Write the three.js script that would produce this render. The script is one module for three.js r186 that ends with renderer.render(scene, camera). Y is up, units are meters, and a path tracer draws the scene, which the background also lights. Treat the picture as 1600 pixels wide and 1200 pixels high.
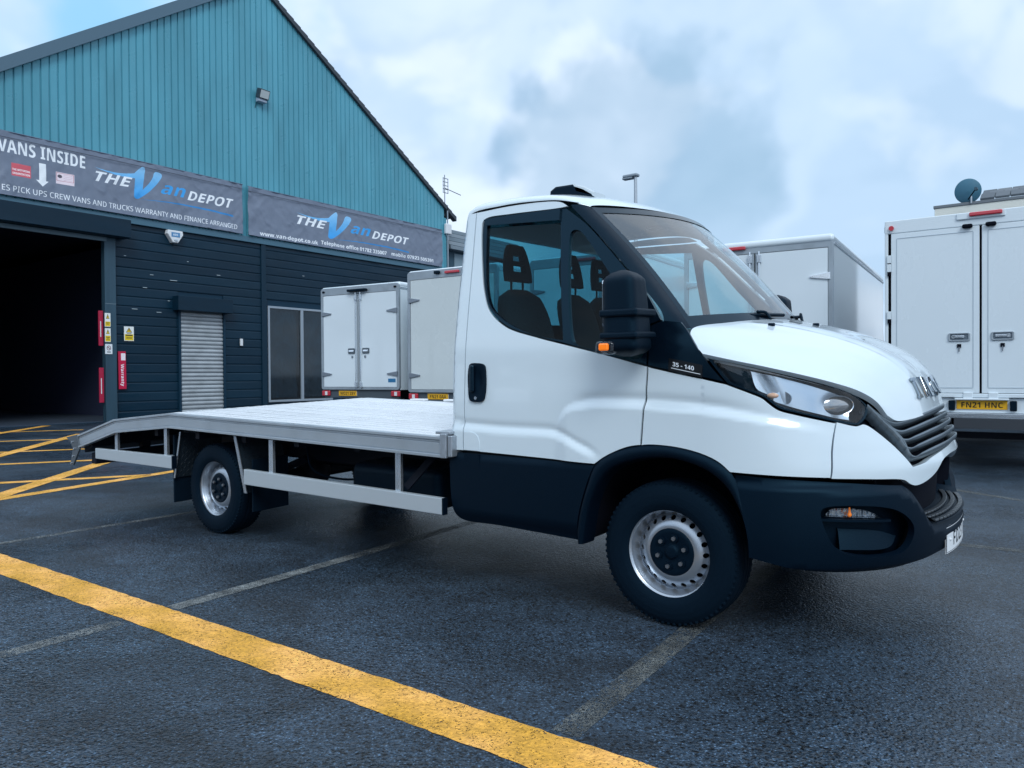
import * as THREE from 'three';
import { RoundedBoxGeometry } from 'three/addons/geometries/RoundedBoxGeometry.js';
import { mergeGeometries } from 'three/addons/utils/BufferGeometryUtils.js';
import { TextGeometry } from 'three/addons/geometries/TextGeometry.js';
import { FontLoader } from 'three/addons/loaders/FontLoader.js';

// ---------------------------------------------------------------- camera, sky, sun, exposure
const V3 = (x, y, z) => new THREE.Vector3(x, y, z);
const scene = new THREE.Scene();
const camera = new THREE.PerspectiveCamera(53.63, 4 / 3, 0.05, 900);
{
  const yaw = -2.204, pitch = -0.0121, roll = -0.0071;
  const f = V3(Math.cos(pitch) * Math.cos(yaw), Math.sin(pitch), Math.cos(pitch) * Math.sin(yaw));
  const r0 = f.clone().cross(V3(0, 1, 0)).normalize(), u0 = r0.clone().cross(f);
  camera.position.set(1.5352, 1.1997, 4.2695);
  camera.up.copy(u0.clone().multiplyScalar(Math.cos(roll)).addScaledVector(r0, -Math.sin(roll)));
  camera.lookAt(camera.position.clone().add(f));
}
const SUN_DIR = V3(0.55, 0.62, 0.50).normalize();
const sun = new THREE.DirectionalLight(new THREE.Color(0.93, 0.98, 1.0), 1.15);
sun.position.copy(SUN_DIR).multiplyScalar(60);
sun.castShadow = true; sun.shadow.radius = 45; sun.shadow.mapSize.set(2048, 2048);
Object.assign(sun.shadow.camera, { left: -30, right: 30, top: 30, bottom: -30, near: 1, far: 140 });
scene.add(sun, sun.target);
const renderer = new THREE.WebGLRenderer({ antialias: true });
renderer.toneMapping = THREE.LinearToneMapping;
renderer.toneMappingExposure = 1.30;
renderer.shadowMap.enabled = true;

// ---- seeded noise
let seedState = 12345;
const rnd = () => { seedState = (seedState + 0x6d2b79f5) | 0; let t = Math.imul(seedState ^ (seedState >>> 15), 1 | seedState); t = (t + Math.imul(t ^ (t >>> 7), 61 | t)) ^ t; return ((t ^ (t >>> 14)) >>> 0) / 4294967296; };
const hash3 = (i, j, k) => { let h = Math.imul(i, 374761393) ^ Math.imul(j, 668265263) ^ Math.imul(k, 2147483647 - 61); h = Math.imul(h ^ (h >>> 13), 1274126177); return ((h ^ (h >>> 16)) >>> 0) / 4294967296; };
const sm = (t) => t * t * (3 - 2 * t), mix = (a, b, t) => a + (b - a) * t, clamp = (x, a = 0, b = 1) => Math.min(b, Math.max(a, x));
const sstep = (a, b, x) => sm(clamp((x - a) / (b - a)));
function noise3(x, y, z) {
  const i = Math.floor(x), j = Math.floor(y), k = Math.floor(z), a = sm(x - i), b = sm(y - j), c = sm(z - k);
  const l = (dj, dk) => mix(hash3(i, j + dj, k + dk), hash3(i + 1, j + dj, k + dk), a);
  return mix(mix(l(0, 0), l(1, 0), b), mix(l(0, 1), l(1, 1), b), c);
}
function fbm3(x, y, z, oct = 5) { let s = 0, a = 0.5, n = 0; for (let o = 0; o < oct; o++) { s += a * noise3(x, y, z); n += a; a *= 0.5; x *= 2.03; y *= 2.03; z *= 2.03; } return s / n; }
function pnoise(x, y, per, k) {      // periodic value noise
  const i = Math.floor(x), j = Math.floor(y), a = sm(x - i), b = sm(y - j), w = (n) => ((n % per) + per) % per;
  return mix(mix(hash3(w(i), w(j), k), hash3(w(i + 1), w(j), k), a), mix(hash3(w(i), w(j + 1), k), hash3(w(i + 1), w(j + 1), k), a), b);
}
function pfbm(u, v, per, oct, k) { let s = 0, a = 0.5, n = 0; for (let o = 0; o < oct; o++) { s += a * pnoise(u * per, v * per, per, k + o); n += a; a *= 0.5; per *= 2; } return s / n; }

// ---- overcast sky with a dark cloud bank, bright veils and a little blue
{
  const W = 1536, H = 768, data = new Float32Array(W * H * 4);
  const bank = V3(-0.455, 0.245, -0.856).normalize(), gap = V3(-0.83, 0.41, -0.42).normalize(), right = V3(-0.16, 0.25, -0.955).normalize();
  for (let y = 0; y < H; y++) {
    const el = ((y + 0.5) / H - 0.5) * Math.PI, se = Math.sin(el), ce = Math.cos(el);
    for (let x = 0; x < W; x++) {
      const az = ((x + 0.5) / W - 0.5) * 2 * Math.PI, dx = ce * Math.cos(az), dz = ce * Math.sin(az), o = (y * W + x) * 4;
      const e = Math.max(se, 0), k = 1 / (e + 0.22), px = dx * k, pz = dz * k;
      const n1 = fbm3(px * 1.3 + 7.1, pz * 1.3 + 2.2, 3.3, 6), n2 = fbm3(px * 3.1 + 1.7, pz * 3.1 - 5.2, 8.1, 6), wv = fbm3(dx * 4, se * 6 + 2, dz * 4, 3), n3 = fbm3(dx * 6 + wv * 1.6 + 3, se * 12 + wv * 2 + 1, dz * 6 + 9, 6);
      let c = [0.46, 0.61, 0.80];
      const veil = sstep(0.42, 0.62, n1) * 0.8, white = [0.66, 0.77, 0.91];
      c = c.map((v, i) => mix(v, white[i], veil));
      const grey = sstep(0.46, 0.66, n2) * 0.5, gc = [0.37, 0.52, 0.71];
      const puff = sstep(0.47, 0.62, n3) * 0.55;
      c = c.map((v, i) => mix(mix(v, gc[i], grey), [0.73, 0.82, 0.93][i], puff));
      const d1 = Math.acos(clamp(dx * bank.x + se * bank.y + dz * bank.z, -1, 1));
      const lump = fbm3(dx * 9 + 1, se * 9 + 4, dz * 9, 6) - 0.5, fine = fbm3(dx * 26 + 1, se * 26 + 4, dz * 26, 4) - 0.5;
      const m1 = sstep(0.208, 0.140, d1 + lump * 0.26 + fine * 0.07) * sstep(0.10, 0.22, se + lump * 0.1);
      const dark = [0.27 + fine * 0.10, 0.42 + fine * 0.10, 0.58 + fine * 0.10];
      c = c.map((v, i) => mix(v, dark[i], m1 * clamp(0.64 + 1.0 * (0.58 - n3))));
      const m1b = sstep(0.05, 0.0, Math.abs(d1 + lump * 0.26 - 0.215)) * (1 - m1) * 0.35;
      c = c.map((v, i) => mix(v, [0.68, 0.80, 0.90][i], m1b));
      const d3 = Math.acos(clamp(dx * right.x + se * right.y + dz * right.z, -1, 1)), m3 = sstep(0.40, 0.1, d3 + (n3 - 0.5) * 0.7) * 0.35;
      c = c.map((v, i) => mix(v, [0.38, 0.55, 0.72][i], m3));
      const d2 = Math.acos(clamp(dx * gap.x + se * gap.y + dz * gap.z, -1, 1)), m2 = sstep(0.20, 0.02, d2 + lump * 0.35 + fine * 0.06);
      c = c.map((v, i) => mix(v, [0.22, 0.52, 0.80][i], m2 * 0.8));
      const lum = 1 + 0.15 * sstep(0.40, 0.95, se);
      const g = se < 0 ? Math.max(0.35, 1 + se * 8) : 1;
      for (let i = 0; i < 3; i++) data[o + i] = c[i] * lum * g;
      data[o + 3] = 1;
    }
  }
  const t = new THREE.DataTexture(data, W, H, THREE.RGBAFormat, THREE.FloatType);
  t.mapping = THREE.EquirectangularReflectionMapping; t.magFilter = THREE.LinearFilter; t.minFilter = THREE.LinearFilter; t.wrapS = THREE.RepeatWrapping; t.needsUpdate = true;
  scene.background = t; scene.environment = t;
}

// ---------------------------------------------------------------- helpers
const usedNames = {};
function numbered(n) { const k = usedNames[n] || 0; usedNames[n] = k + 1; return k ? n + '_' + String(k).padStart(3, '0') : n; }
function tag(o, label, category, group) { o.userData.label = label; o.userData.category = category; if (group) o.userData.group = group; return o; }
function thing(name, label, category, pos = [0, 0, 0], group) {
  const g = new THREE.Group(); g.name = numbered(name); g.position.set(...pos); scene.add(g); return tag(g, label, category, group);
}
function shade(m) { m.castShadow = m.receiveShadow = true; return m; }
function part(parent, name, geo, mat, label) { const m = shade(new THREE.Mesh(geo, mat)); m.name = name; parent.add(m); if (label) m.userData.label = label; return m; }
function single(name, geo, mat, label, category, pos = [0, 0, 0], group) { const m = shade(new THREE.Mesh(geo, mat)); m.name = numbered(name); m.position.set(...pos); scene.add(m); return tag(m, label, category, group); }
function structure(name, geo, mat) { const m = shade(new THREE.Mesh(geo, mat)); m.name = numbered(name); m.userData.kind = 'structure'; scene.add(m); return m; }
function clean(g) { const n = g.index ? g.toNonIndexed() : g; const out = new THREE.BufferGeometry(); out.setAttribute('position', n.attributes.position); if (!n.attributes.normal) n.computeVertexNormals(); out.setAttribute('normal', n.attributes.normal); out.setAttribute('uv', n.attributes.uv || new THREE.BufferAttribute(new Float32Array(n.attributes.position.count * 2), 2)); return out; }
const merge = (...gs) => mergeGeometries(gs.flat().map(clean));
function bx(x0, x1, y0, y1, z0, z1, r = 0) {
  const w = Math.abs(x1 - x0), h = Math.abs(y1 - y0), d = Math.abs(z1 - z0);
  const g = r > 0 ? new RoundedBoxGeometry(w, h, d, 2, Math.min(r, w / 2.02, h / 2.02, d / 2.02)) : new THREE.BoxGeometry(w, h, d);
  return g.translate((x0 + x1) / 2, (y0 + y1) / 2, (z0 + z1) / 2);
}
function cyl(r0, r1, h, axis, x, y, z, seg = 24) { const g = new THREE.CylinderGeometry(r1, r0, h, seg); if (axis === 'x') g.rotateZ(-Math.PI / 2); if (axis === 'z') g.rotateX(Math.PI / 2); return g.translate(x, y, z); }
function tube(pts, r, seg = 24, rs = 8) { return new THREE.TubeGeometry(new THREE.CatmullRomCurve3(pts.map((p) => V3(...p)), false, 'centripetal'), seg, r, rs); }
function beam(a, b, w, h) { // square bar between two points
  const A = V3(...a), B = V3(...b), g = new THREE.BoxGeometry(w, A.distanceTo(B), h);
  const q = new THREE.Quaternion().setFromUnitVectors(V3(0, 1, 0), B.clone().sub(A).normalize());
  return g.applyQuaternion(q).translate((A.x + B.x) / 2, (A.y + B.y) / 2, (A.z + B.z) / 2);
}
function extr(poly, depth, bevel = 0, holes = [], curveSegments = 8) {
  const s = poly instanceof THREE.Shape ? poly : new THREE.Shape(poly.map((p) => new THREE.Vector2(...p)));
  for (const h of holes) s.holes.push(h instanceof THREE.Path ? h : new THREE.Path(h.map((p) => new THREE.Vector2(...p))));
  return new THREE.ExtrudeGeometry(s, { depth, bevelEnabled: bevel > 0, bevelSize: bevel, bevelThickness: bevel, bevelOffset: -bevel, bevelSegments: 2, curveSegments });
}
function roundRect(x0, x1, y0, y1, r) {
  const s = new THREE.Shape(); s.moveTo(x0 + r, y0); s.lineTo(x1 - r, y0); s.quadraticCurveTo(x1, y0, x1, y0 + r); s.lineTo(x1, y1 - r); s.quadraticCurveTo(x1, y1, x1 - r, y1);
  s.lineTo(x0 + r, y1); s.quadraticCurveTo(x0, y1, x0, y1 - r); s.lineTo(x0, y0 + r); s.quadraticCurveTo(x0, y0, x0 + r, y0); return s;
}
function mapXYZ(g, f) { const p = g.attributes.position; for (let i = 0; i < p.count; i++) { const q = f(p.getX(i), p.getY(i), p.getZ(i)); p.setXYZ(i, q[0], q[1], q[2]); } g.computeVertexNormals(); return g; }
function grid(nu, nv, fn, uvScale = 1) { // smooth surface patch fn(u,v) -> [x,y,z]
  const pos = [], uv = [], idx = [];
  for (let i = 0; i <= nu; i++) for (let j = 0; j <= nv; j++) { pos.push(...fn(i / nu, j / nv)); uv.push(i / nu * uvScale, j / nv * uvScale); }
  for (let i = 0; i < nu; i++) for (let j = 0; j < nv; j++) { const a = i * (nv + 1) + j, b = a + nv + 1; idx.push(a, b, a + 1, b, b + 1, a + 1); }
  const g = new THREE.BufferGeometry(); g.setAttribute('position', new THREE.Float32BufferAttribute(pos, 3)); g.setAttribute('uv', new THREE.Float32BufferAttribute(uv, 2)); g.setIndex(idx); g.computeVertexNormals(); return g;
}
function mirrorZ(g) { // mirrored copy across z = 0
  const n = clean(g).clone(), p = n.attributes.position, q = n.attributes.normal, t = n.attributes.uv;
  for (let i = 0; i < p.count; i++) { p.setZ(i, -p.getZ(i)); q.setZ(i, -q.getZ(i)); }
  for (let i = 0; i < p.count; i += 3) for (const a of [p, q, t]) for (let c = 0; c < a.itemSize; c++) { const v = a.getComponent(i + 1, c); a.setComponent(i + 1, c, a.getComponent(i + 2, c)); a.setComponent(i + 2, c, v); }
  return n;
}
const lin = (r, g, b) => new THREE.Color().setRGB(r, g, b);
const std = (c, roughness = 0.6, metalness = 0, more = {}) => new THREE.MeshStandardMaterial({ color: lin(...c), roughness, metalness, ...more });
const phys = (c, roughness, more = {}) => new THREE.MeshPhysicalMaterial({ color: lin(...c), roughness, ...more });
function dataTex(n, fn, srgb = false) {
  const d = new Uint8Array(n * n * 4);
  for (let y = 0; y < n; y++) for (let x = 0; x < n; x++) { const c = fn(x / n, y / n, x, y), o = (y * n + x) * 4; for (let i = 0; i < 3; i++) d[o + i] = clamp(Array.isArray(c) ? c[i] : c) * 255; d[o + 3] = 255; }
  const t = new THREE.DataTexture(d, n, n); t.wrapS = t.wrapT = THREE.RepeatWrapping; t.magFilter = THREE.LinearFilter; t.minFilter = THREE.LinearMipmapLinearFilter; t.generateMipmaps = true; if (srgb) t.colorSpace = THREE.SRGBColorSpace; t.needsUpdate = true; return t;
}
function rep(t, x, y = x) { const c = t.clone(); c.repeat.set(x, y); c.needsUpdate = true; return c; }
function canvasTex(w, h, draw) { const c = document.createElement('canvas'); c.width = w; c.height = h; const g = c.getContext('2d'); draw(g, w, h); const t = new THREE.CanvasTexture(c); t.colorSpace = THREE.SRGBColorSpace; t.magFilter = THREE.LinearFilter; return t; }

// ---------------------------------------------------------------- materials
const fineNoise = dataTex(512, (u, v) => 0.5 + (pfbm(u, v, 32, 4, 5) - 0.5) * 1.2);
const dirtNoise = dataTex(512, (u, v) => { const a = pfbm(u, v, 4, 6, 40); return 0.86 + (a - 0.5) * 0.35; });
const roughNoise = dataTex(512, (u, v) => 0.75 + (pfbm(u, v, 6, 6, 71) - 0.5) * 0.7);
const dropBump = dataTex(1024, (u, v, x, y) => { const n = 48, i = Math.floor(u * n), j = Math.floor(v * n); let h = 0; for (let a = -1; a <= 1; a++) for (let b = -1; b <= 1; b++) { const p = (i + a + n) % n, q = (j + b + n) % n; if (hash3(p, q, 61) < 0.45) { const cx = i + a + hash3(p, q, 62), cy = j + b + hash3(p, q, 63), r = 0.10 + 0.22 * hash3(p, q, 64) ** 2, d = Math.hypot(u * n - cx, v * n - cy) / r; if (d < 1) h = Math.max(h, Math.sqrt(1 - d * d) * r * 3); } } return h; });
const M = {
  paint: phys([0.66, 0.76, 0.82], 0.38, { clearcoat: 1, clearcoatRoughness: 0.04 }),
  paintFlat: phys([0.62, 0.68, 0.74], 0.42, { clearcoat: 0.6, clearcoatRoughness: 0.12 }),
  plastic: phys([0.0010, 0.0042, 0.011], 0.5, { specularIntensity: 0.5, specularColor: lin(0.3, 0.7, 1), bumpMap: rep(fineNoise, 14), bumpScale: 0.0004 }),
  gloss: phys([0.002, 0.006, 0.013], 0.2, { specularIntensity: 0.9, specularColor: lin(0.35, 0.75, 1) }),
  dark: phys([0.0012, 0.003, 0.009], 0.85, { specularIntensity: 0.3 }),
  cloth: std([0.006, 0.011, 0.016], 0.9, 0, { bumpMap: rep(fineNoise, 6), bumpScale: 0.002 }),
  trim: std([0.018, 0.028, 0.036], 0.7),
  lining: std([0.06, 0.10, 0.12], 0.8),
  rubber: phys([0.0022, 0.006, 0.013], 0.75, { specularIntensity: 0.4, specularColor: lin(0.3, 0.7, 1), bumpMap: rep(fineNoise, 4), bumpScale: 0.0008 }),
  alu: std([0.60, 0.65, 0.70], 0.36, 0.85, { roughnessMap: roughNoise }),
  aluDull: std([0.52, 0.58, 0.63], 0.5, 0.6, { map: dirtNoise, roughnessMap: roughNoise }),
  galv: std([0.50, 0.55, 0.60], 0.42, 0.75, { map: dirtNoise }),
  rim: std([0.46, 0.51, 0.57], 0.30, 0.85),
  chrome: std([0.82, 0.86, 0.90], 0.07, 1),
  steel: std([0.30, 0.33, 0.37], 0.35, 0.9),
  chassis: phys([0.002, 0.005, 0.013], 0.6, { specularIntensity: 0.5 }),
  glass: phys([0.36, 0.62, 0.68], 0.015, { transmission: 1, thickness: 0, ior: 1.45, specularIntensity: 0.35, specularColor: lin(0.5, 0.85, 1) }),
  screen: phys([0.74, 0.90, 0.92], 0.02, { transmission: 1, thickness: 0, ior: 2.2, specularColor: lin(0.6, 0.9, 1), bumpMap: rep(dropBump, 3), bumpScale: 0.0006 }),
  clear: phys([0.96, 0.98, 1], 0.02, { transmission: 1, thickness: 0, ior: 1.5 }),
  amber: phys([0.95, 0.25, 0.01], 0.15, { clearcoat: 1, clearcoatRoughness: 0.03 }),
  red: phys([0.50, 0.012, 0.03], 0.2, { clearcoat: 1, clearcoatRoughness: 0.05 }),
  grp: phys([0.69, 0.77, 0.82], 0.30, { clearcoat: 0.8, clearcoatRoughness: 0.06 }),
  white: std([0.72, 0.74, 0.76], 0.5),
};
const font = await new FontLoader().loadAsync('fonts/droid/droid_sans_bold.typeface.json');

// ---------------------------------------------------------------- ground: damp asphalt yard
{
  const asphaltColor = dataTex(2048, (u, v, x, y) => {
    const grain = hash3(x, y, 3), g2 = hash3(x >> 1, y >> 1, 4), coarse = pfbm(u, v, 6, 5, 90), mid = pfbm(u, v, 40, 3, 95);
    const g4 = hash3(x >> 2, y >> 2, 6); let l = 0.222 + (grain - 0.5) * 0.08 + (g2 - 0.5) * 0.13 + (g4 - 0.5) * 0.07 + (coarse - 0.5) * 0.10 + (mid - 0.5) * 0.10;
    if (g2 > 0.93) l += 0.22 * grain; if (g4 < 0.16) l -= 0.09;
    return [l * 0.77, l * 1.0, l * 1.22];
  }, true);
  const asphaltBump = dataTex(1024, (u, v, x, y) => 0.5 + (pnoise(u * 256, v * 256, 256, 8) - 0.5) * 0.8 + (pnoise(u * 110, v * 110, 110, 9) - 0.5) * 0.5);
  const asphaltRough = dataTex(1024, (u, v, x, y) => 0.55 + (pfbm(u, v, 5, 5, 33) - 0.5) * 0.8 + (hash3(x, y, 12) - 0.5) * 0.25);
  asphaltColor.repeat.set(1 / 6, 1 / 6); asphaltBump.repeat.set(1 / 1.7, 1 / 1.7); asphaltRough.repeat.set(1 / 5.3, 1 / 5.3);
  const mat = new THREE.MeshStandardMaterial({ map: asphaltColor, bumpMap: asphaltBump, bumpScale: 0.0045, roughnessMap: asphaltRough, roughness: 0.74, vertexColors: true });
  const xs = [-400, -200, -100, -60], step = 0.4; for (let x = -34; x < -7; x += step) xs.push(x); for (let x = -7; x < 3.5; x += 0.07) xs.push(x); for (let x = 3.5; x <= 14; x += step) xs.push(x); xs.push(40, 100, 200, 400);
  const zsA = [-400, -200, -100, -50]; for (let z = -26; z < -3; z += step) zsA.push(z); for (let z = -3; z < 4.4; z += 0.06) zsA.push(z); for (let z = 4.4; z <= 9; z += step) zsA.push(z); zsA.push(30, 60, 150, 400);
  const pos = [], uv = [], col = [], idx = [], nor = [];
  for (const x of xs) for (const z of zsA) {
    const n = fbm3(x * 0.35 + 5, 2.2, z * 0.35, 5), n2 = fbm3(x * 1.1, 7, z * 1.1 + 3, 4), n4 = fbm3(x * 2.6 + 9, 4, z * 2.6, 4), stain = sstep(0.60, 0.68, fbm3(x * 0.9 + 31, 1, z * 1.3 + 8, 5)), spot = sstep(0.70, 0.76, fbm3(x * 3.4 + 3, 5, z * 3.4, 3)), track = Math.max(0, Math.sin((z * 3.1 + Math.sin(x * 0.5 + 1) * 1.4 + n * 2) * 1.3)) ** 10 * sstep(0.42, 0.6, n2), k = (1 + (n - 0.5) * 0.7 + (n2 - 0.5) * 0.4 + (n4 - 0.5) * 0.3) * (1 - 0.34 * stain) * (1 - 0.35 * spot) * (1 - 0.16 * track);
    pos.push(x, 0, z); uv.push(x, z); nor.push(0, 1, 0); col.push(k * (1 + (n2 - 0.5) * 0.10), k, k * (1 - (n - 0.5) * 0.12));
  }
  const nz = zsA.length;
  for (let i = 0; i < xs.length - 1; i++) for (let j = 0; j < nz - 1; j++) { const a = i * nz + j, b = a + nz; idx.push(a, a + 1, b, b, a + 1, b + 1); }
  const g = new THREE.BufferGeometry();
  g.setAttribute('position', new THREE.Float32BufferAttribute(pos, 3)); g.setAttribute('normal', new THREE.Float32BufferAttribute(nor, 3)); g.setAttribute('uv', new THREE.Float32BufferAttribute(uv, 2)); g.setAttribute('color', new THREE.Float32BufferAttribute(col, 3)); g.setIndex(idx);
  structure('ground', g, mat);

  // painted markings: strips along a -> b, with worn texture
  const paintTex = (dense, k) => dataTex(1024, (u, v, x, y) => {
    const a = pnoise(u * 200, v * 200, 200, k), b = pfbm(u, v, 12, 4, k + 3), c = hash3(x >> 1, y >> 1, k + 9);
    return (a * 0.40 + c * 0.52 + b * 0.28) > dense ? 0 : 1;
  });
  const yellowAlpha = paintTex(0.86, 200), faintAlpha = paintTex(0.72, 230), vfaintAlpha = paintTex(0.58, 260);
  const yellowMap = dataTex(1024, (u, v, x, y) => { const a = pnoise(u * 150, v * 150, 150, 300), b = pfbm(u, v, 8, 5, 310), c = hash3(x >> 1, y >> 1, 5), l = 0.90 + (a - 0.5) * 0.18 + (b - 0.5) * 0.28 + (c - 0.5) * 0.10; return [l * 1.0, l * 0.735, l * (0.31 + (b - 0.5) * 0.25)]; }, true);
  const whiteMap = dataTex(512, (u, v, x, y) => { const b = pfbm(u, v, 20, 4, 410), c = hash3(x, y, 15), l = 0.44 + (b - 0.5) * 0.3 + (c - 0.5) * 0.15; return [l * 0.96, l, l * 1.0]; }, true);
  const paintMat = (map, alphaMap, s) => { const m = rep(map, 1 / s), a = rep(alphaMap, 1 / s); return new THREE.MeshStandardMaterial({ map: m, alphaMap: a, transparent: true, roughness: 0.7, bumpMap: rep(asphaltBump, 1 / 1.7), bumpScale: 0.004 }); };
  const MY = paintMat(yellowMap, yellowAlpha, 1.6), MW = paintMat(whiteMap, faintAlpha, 1.3), MV = paintMat(whiteMap, vfaintAlpha, 1.7);
  const MW2 = paintMat(dataTex(512, (u, v, x, y) => { const b = pfbm(u, v, 20, 4, 430), c = hash3(x, y, 19), l = 0.38 + (b - 0.5) * 0.3 + (c - 0.5) * 0.15; return [l * 0.97, l, l * 0.98]; }, true), vfaintAlpha, 1.3);
  let layer = 0;
  function strip(name, a, b, w, m, y) {
    const d = [b[0] - a[0], b[1] - a[1]], L = Math.hypot(...d), n = [-d[1] / L * w / 2, d[0] / L * w / 2], segs = Math.max(2, Math.ceil(L / 0.04)), P = [], U = [], I = [];
    for (let i = 0; i <= segs; i++) { const t = i / segs, e1 = 1 + (noise3(i * 0.9, layer * 9, 1) - 0.5) * 0.09, e2 = 1 + (noise3(i * 0.9, layer * 9 + 4, 5) - 0.5) * 0.09; for (const [s, e] of [[1, e1], [-1, e2]]) { const x = a[0] + d[0] * t + n[0] * s * e, z = a[1] + d[1] * t + n[1] * s * e; P.push(x, y, z); U.push(x, z); } }
    for (let i = 0; i < segs; i++) { const k = i * 2; I.push(k, k + 2, k + 1, k + 1, k + 2, k + 3); }
    layer++;
    const q = new THREE.BufferGeometry(); q.setAttribute('position', new THREE.Float32BufferAttribute(P, 3)); q.setAttribute('uv', new THREE.Float32BufferAttribute(U, 2)); q.setIndex(I); q.computeVertexNormals();
    if (q.attributes.normal.getY(0) < 0) { q.index.array.reverse(); q.computeVertexNormals(); }
    return structure(name, q, m);
  }
  strip('white_bay_line', [-2.17, 3.6], [-2.21, 2.42], 0.10, MV, 0.002); strip('white_bay_line', [-2.22, 2.15], [-2.30, 0.85], 0.10, MW, 0.002); strip('white_bay_line', [-2.30, 0.85], [-2.45, -1.2], 0.10, MV, 0.002);
  strip('white_bay_line', [0.18, 2.14], [0.09, 0.6], 0.105, MW2, 0.002); strip('white_bay_line', [0.09, 0.6], [0.0, -2.4], 0.10, MV, 0.002);
  strip('white_bay_line', [-4.72, 2.1], [-4.78, -1.5], 0.08, MV, 0.002);
  strip('yellow_line', [-9, 2.285], [6, 2.265], 0.225, MY, 0.002);
  strip('white_bay_line', [0.55, -4.62], [2.6, -3.2], 0.10, MW2, 0.002); strip('white_bay_line', [0.2, -1.80], [3.0, -1.80], 0.10, MW2, 0.002);
  // yellow crosshatch in front of the roller door
  const hz = 0.003, hw = 0.17;
  strip('yellow_hatch_line', [-6.75, 2.2], [-8.1, -2.5], hw, MY, hz);
  strip('yellow_hatch_line', [-6.9, 1.47], [-11.2, -2.6], 0.2, MY, hz + 0.002); strip('yellow_hatch_line', [-10.2, 0.77], [-15.5, -3.36], 0.2, MY, hz + 0.002); strip('yellow_hatch_line', [-15.0, -0.4], [-19.2, -4.2], 0.2, MY, hz + 0.002);
  for (const [x, z] of [[-8.34, 0.74], [-10.47, -0.03], [-12.44, -0.73], [-14.85, -1.6], [-17.6, -2.65]]) strip('yellow_hatch_line', [x - 1.3, z + 2.2], [x + 0.78, z - 1.35], hw, MY, hz);
}

// ---------------------------------------------------------------- cab surface: horizontal slices that run along the side and round the nose
function pchip(xs, ys) {
  const n = xs.length, h = [], d = [], m = [];
  for (let i = 0; i < n - 1; i++) { h[i] = xs[i + 1] - xs[i]; d[i] = (ys[i + 1] - ys[i]) / h[i]; }
  for (let i = 1; i < n - 1; i++) m[i] = d[i - 1] * d[i] <= 0 ? 0 : (h[i - 1] + h[i]) / (h[i - 1] / d[i] + h[i] / d[i - 1]);
  m[0] = d[0]; m[n - 1] = d[n - 2];
  return (x) => { x = clamp(x, xs[0], xs[n - 1]); let i = 0; while (i < n - 2 && x > xs[i + 1]) i++; const t = (x - xs[i]) / h[i], t2 = t * t, t3 = t2 * t; return (2 * t3 - 3 * t2 + 1) * ys[i] + (t3 - 2 * t2 + t) * h[i] * m[i] + (-2 * t3 + 3 * t2) * ys[i + 1] + (t3 - t2) * h[i] * m[i + 1]; };
}
const sideZ = pchip([.3, .5, .8, 1.1, 1.3, 1.5, 1.8, 2.1, 2.25], [.975, .992, 1.0, 1.0, .99, .965, .915, .86, .83]);
const noseX = pchip([.3, .4, .5, .75, .86, .95, 1.0, 1.1, 1.2, 1.3, 1.45], [1.03, 1.065, 1.085, 1.10, 1.07, 1.035, 1.018, .992, .95, .87, .66]);
const XC = 0.2, NEXP = 2.15, TAB = { U: [], X: [], Z: [], S: 0 };
{ let L = 0, px, pz; for (let i = 0; i <= 2000; i++) { const t = Math.PI / 2 * i / 2000, X = Math.sin(t) ** (2 / NEXP), Z = i === 2000 ? 0 : Math.cos(t) ** (2 / NEXP); if (i) L += Math.hypot((X - px) * 0.92, Z - pz); TAB.U.push(L); TAB.X.push(X); TAB.Z.push(Z); px = X; pz = Z; } TAB.S = L; TAB.U = TAB.U.map((v) => v / L); }
const SC = XC + TAB.S; // centre line of the nose
function tab(u) { let lo = 0, hi = 2000; while (hi - lo > 1) { const m = (lo + hi) >> 1; if (TAB.U[m] <= u) lo = m; else hi = m; } const t = clamp((u - TAB.U[lo]) / (TAB.U[hi] - TAB.U[lo] || 1)); return [mix(TAB.X[lo], TAB.X[hi], t), mix(TAB.Z[lo], TAB.Z[hi], t)]; }
function wrap0(s, y) {
  const z = sideZ(y);
  if (s <= XC) return [s, y, z];
  const u = (s - XC) / TAB.S; if (u <= 1) { const [a, b] = tab(u); return [XC + (noseX(y) - XC) * a, y, z * b]; }
  const q = wrap0(2 * SC - s, y); q[2] *= -1; return q;
}
function wrapN(s, y) { const e = 0.004, a = wrap0(s - e, y), b = wrap0(s + e, y), c = wrap0(s, y - e), d = wrap0(s, y + e); return V3(b[0] - a[0], b[1] - a[1], b[2] - a[2]).cross(V3(d[0] - c[0], d[1] - c[1], d[2] - c[2])).normalize(); }
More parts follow.
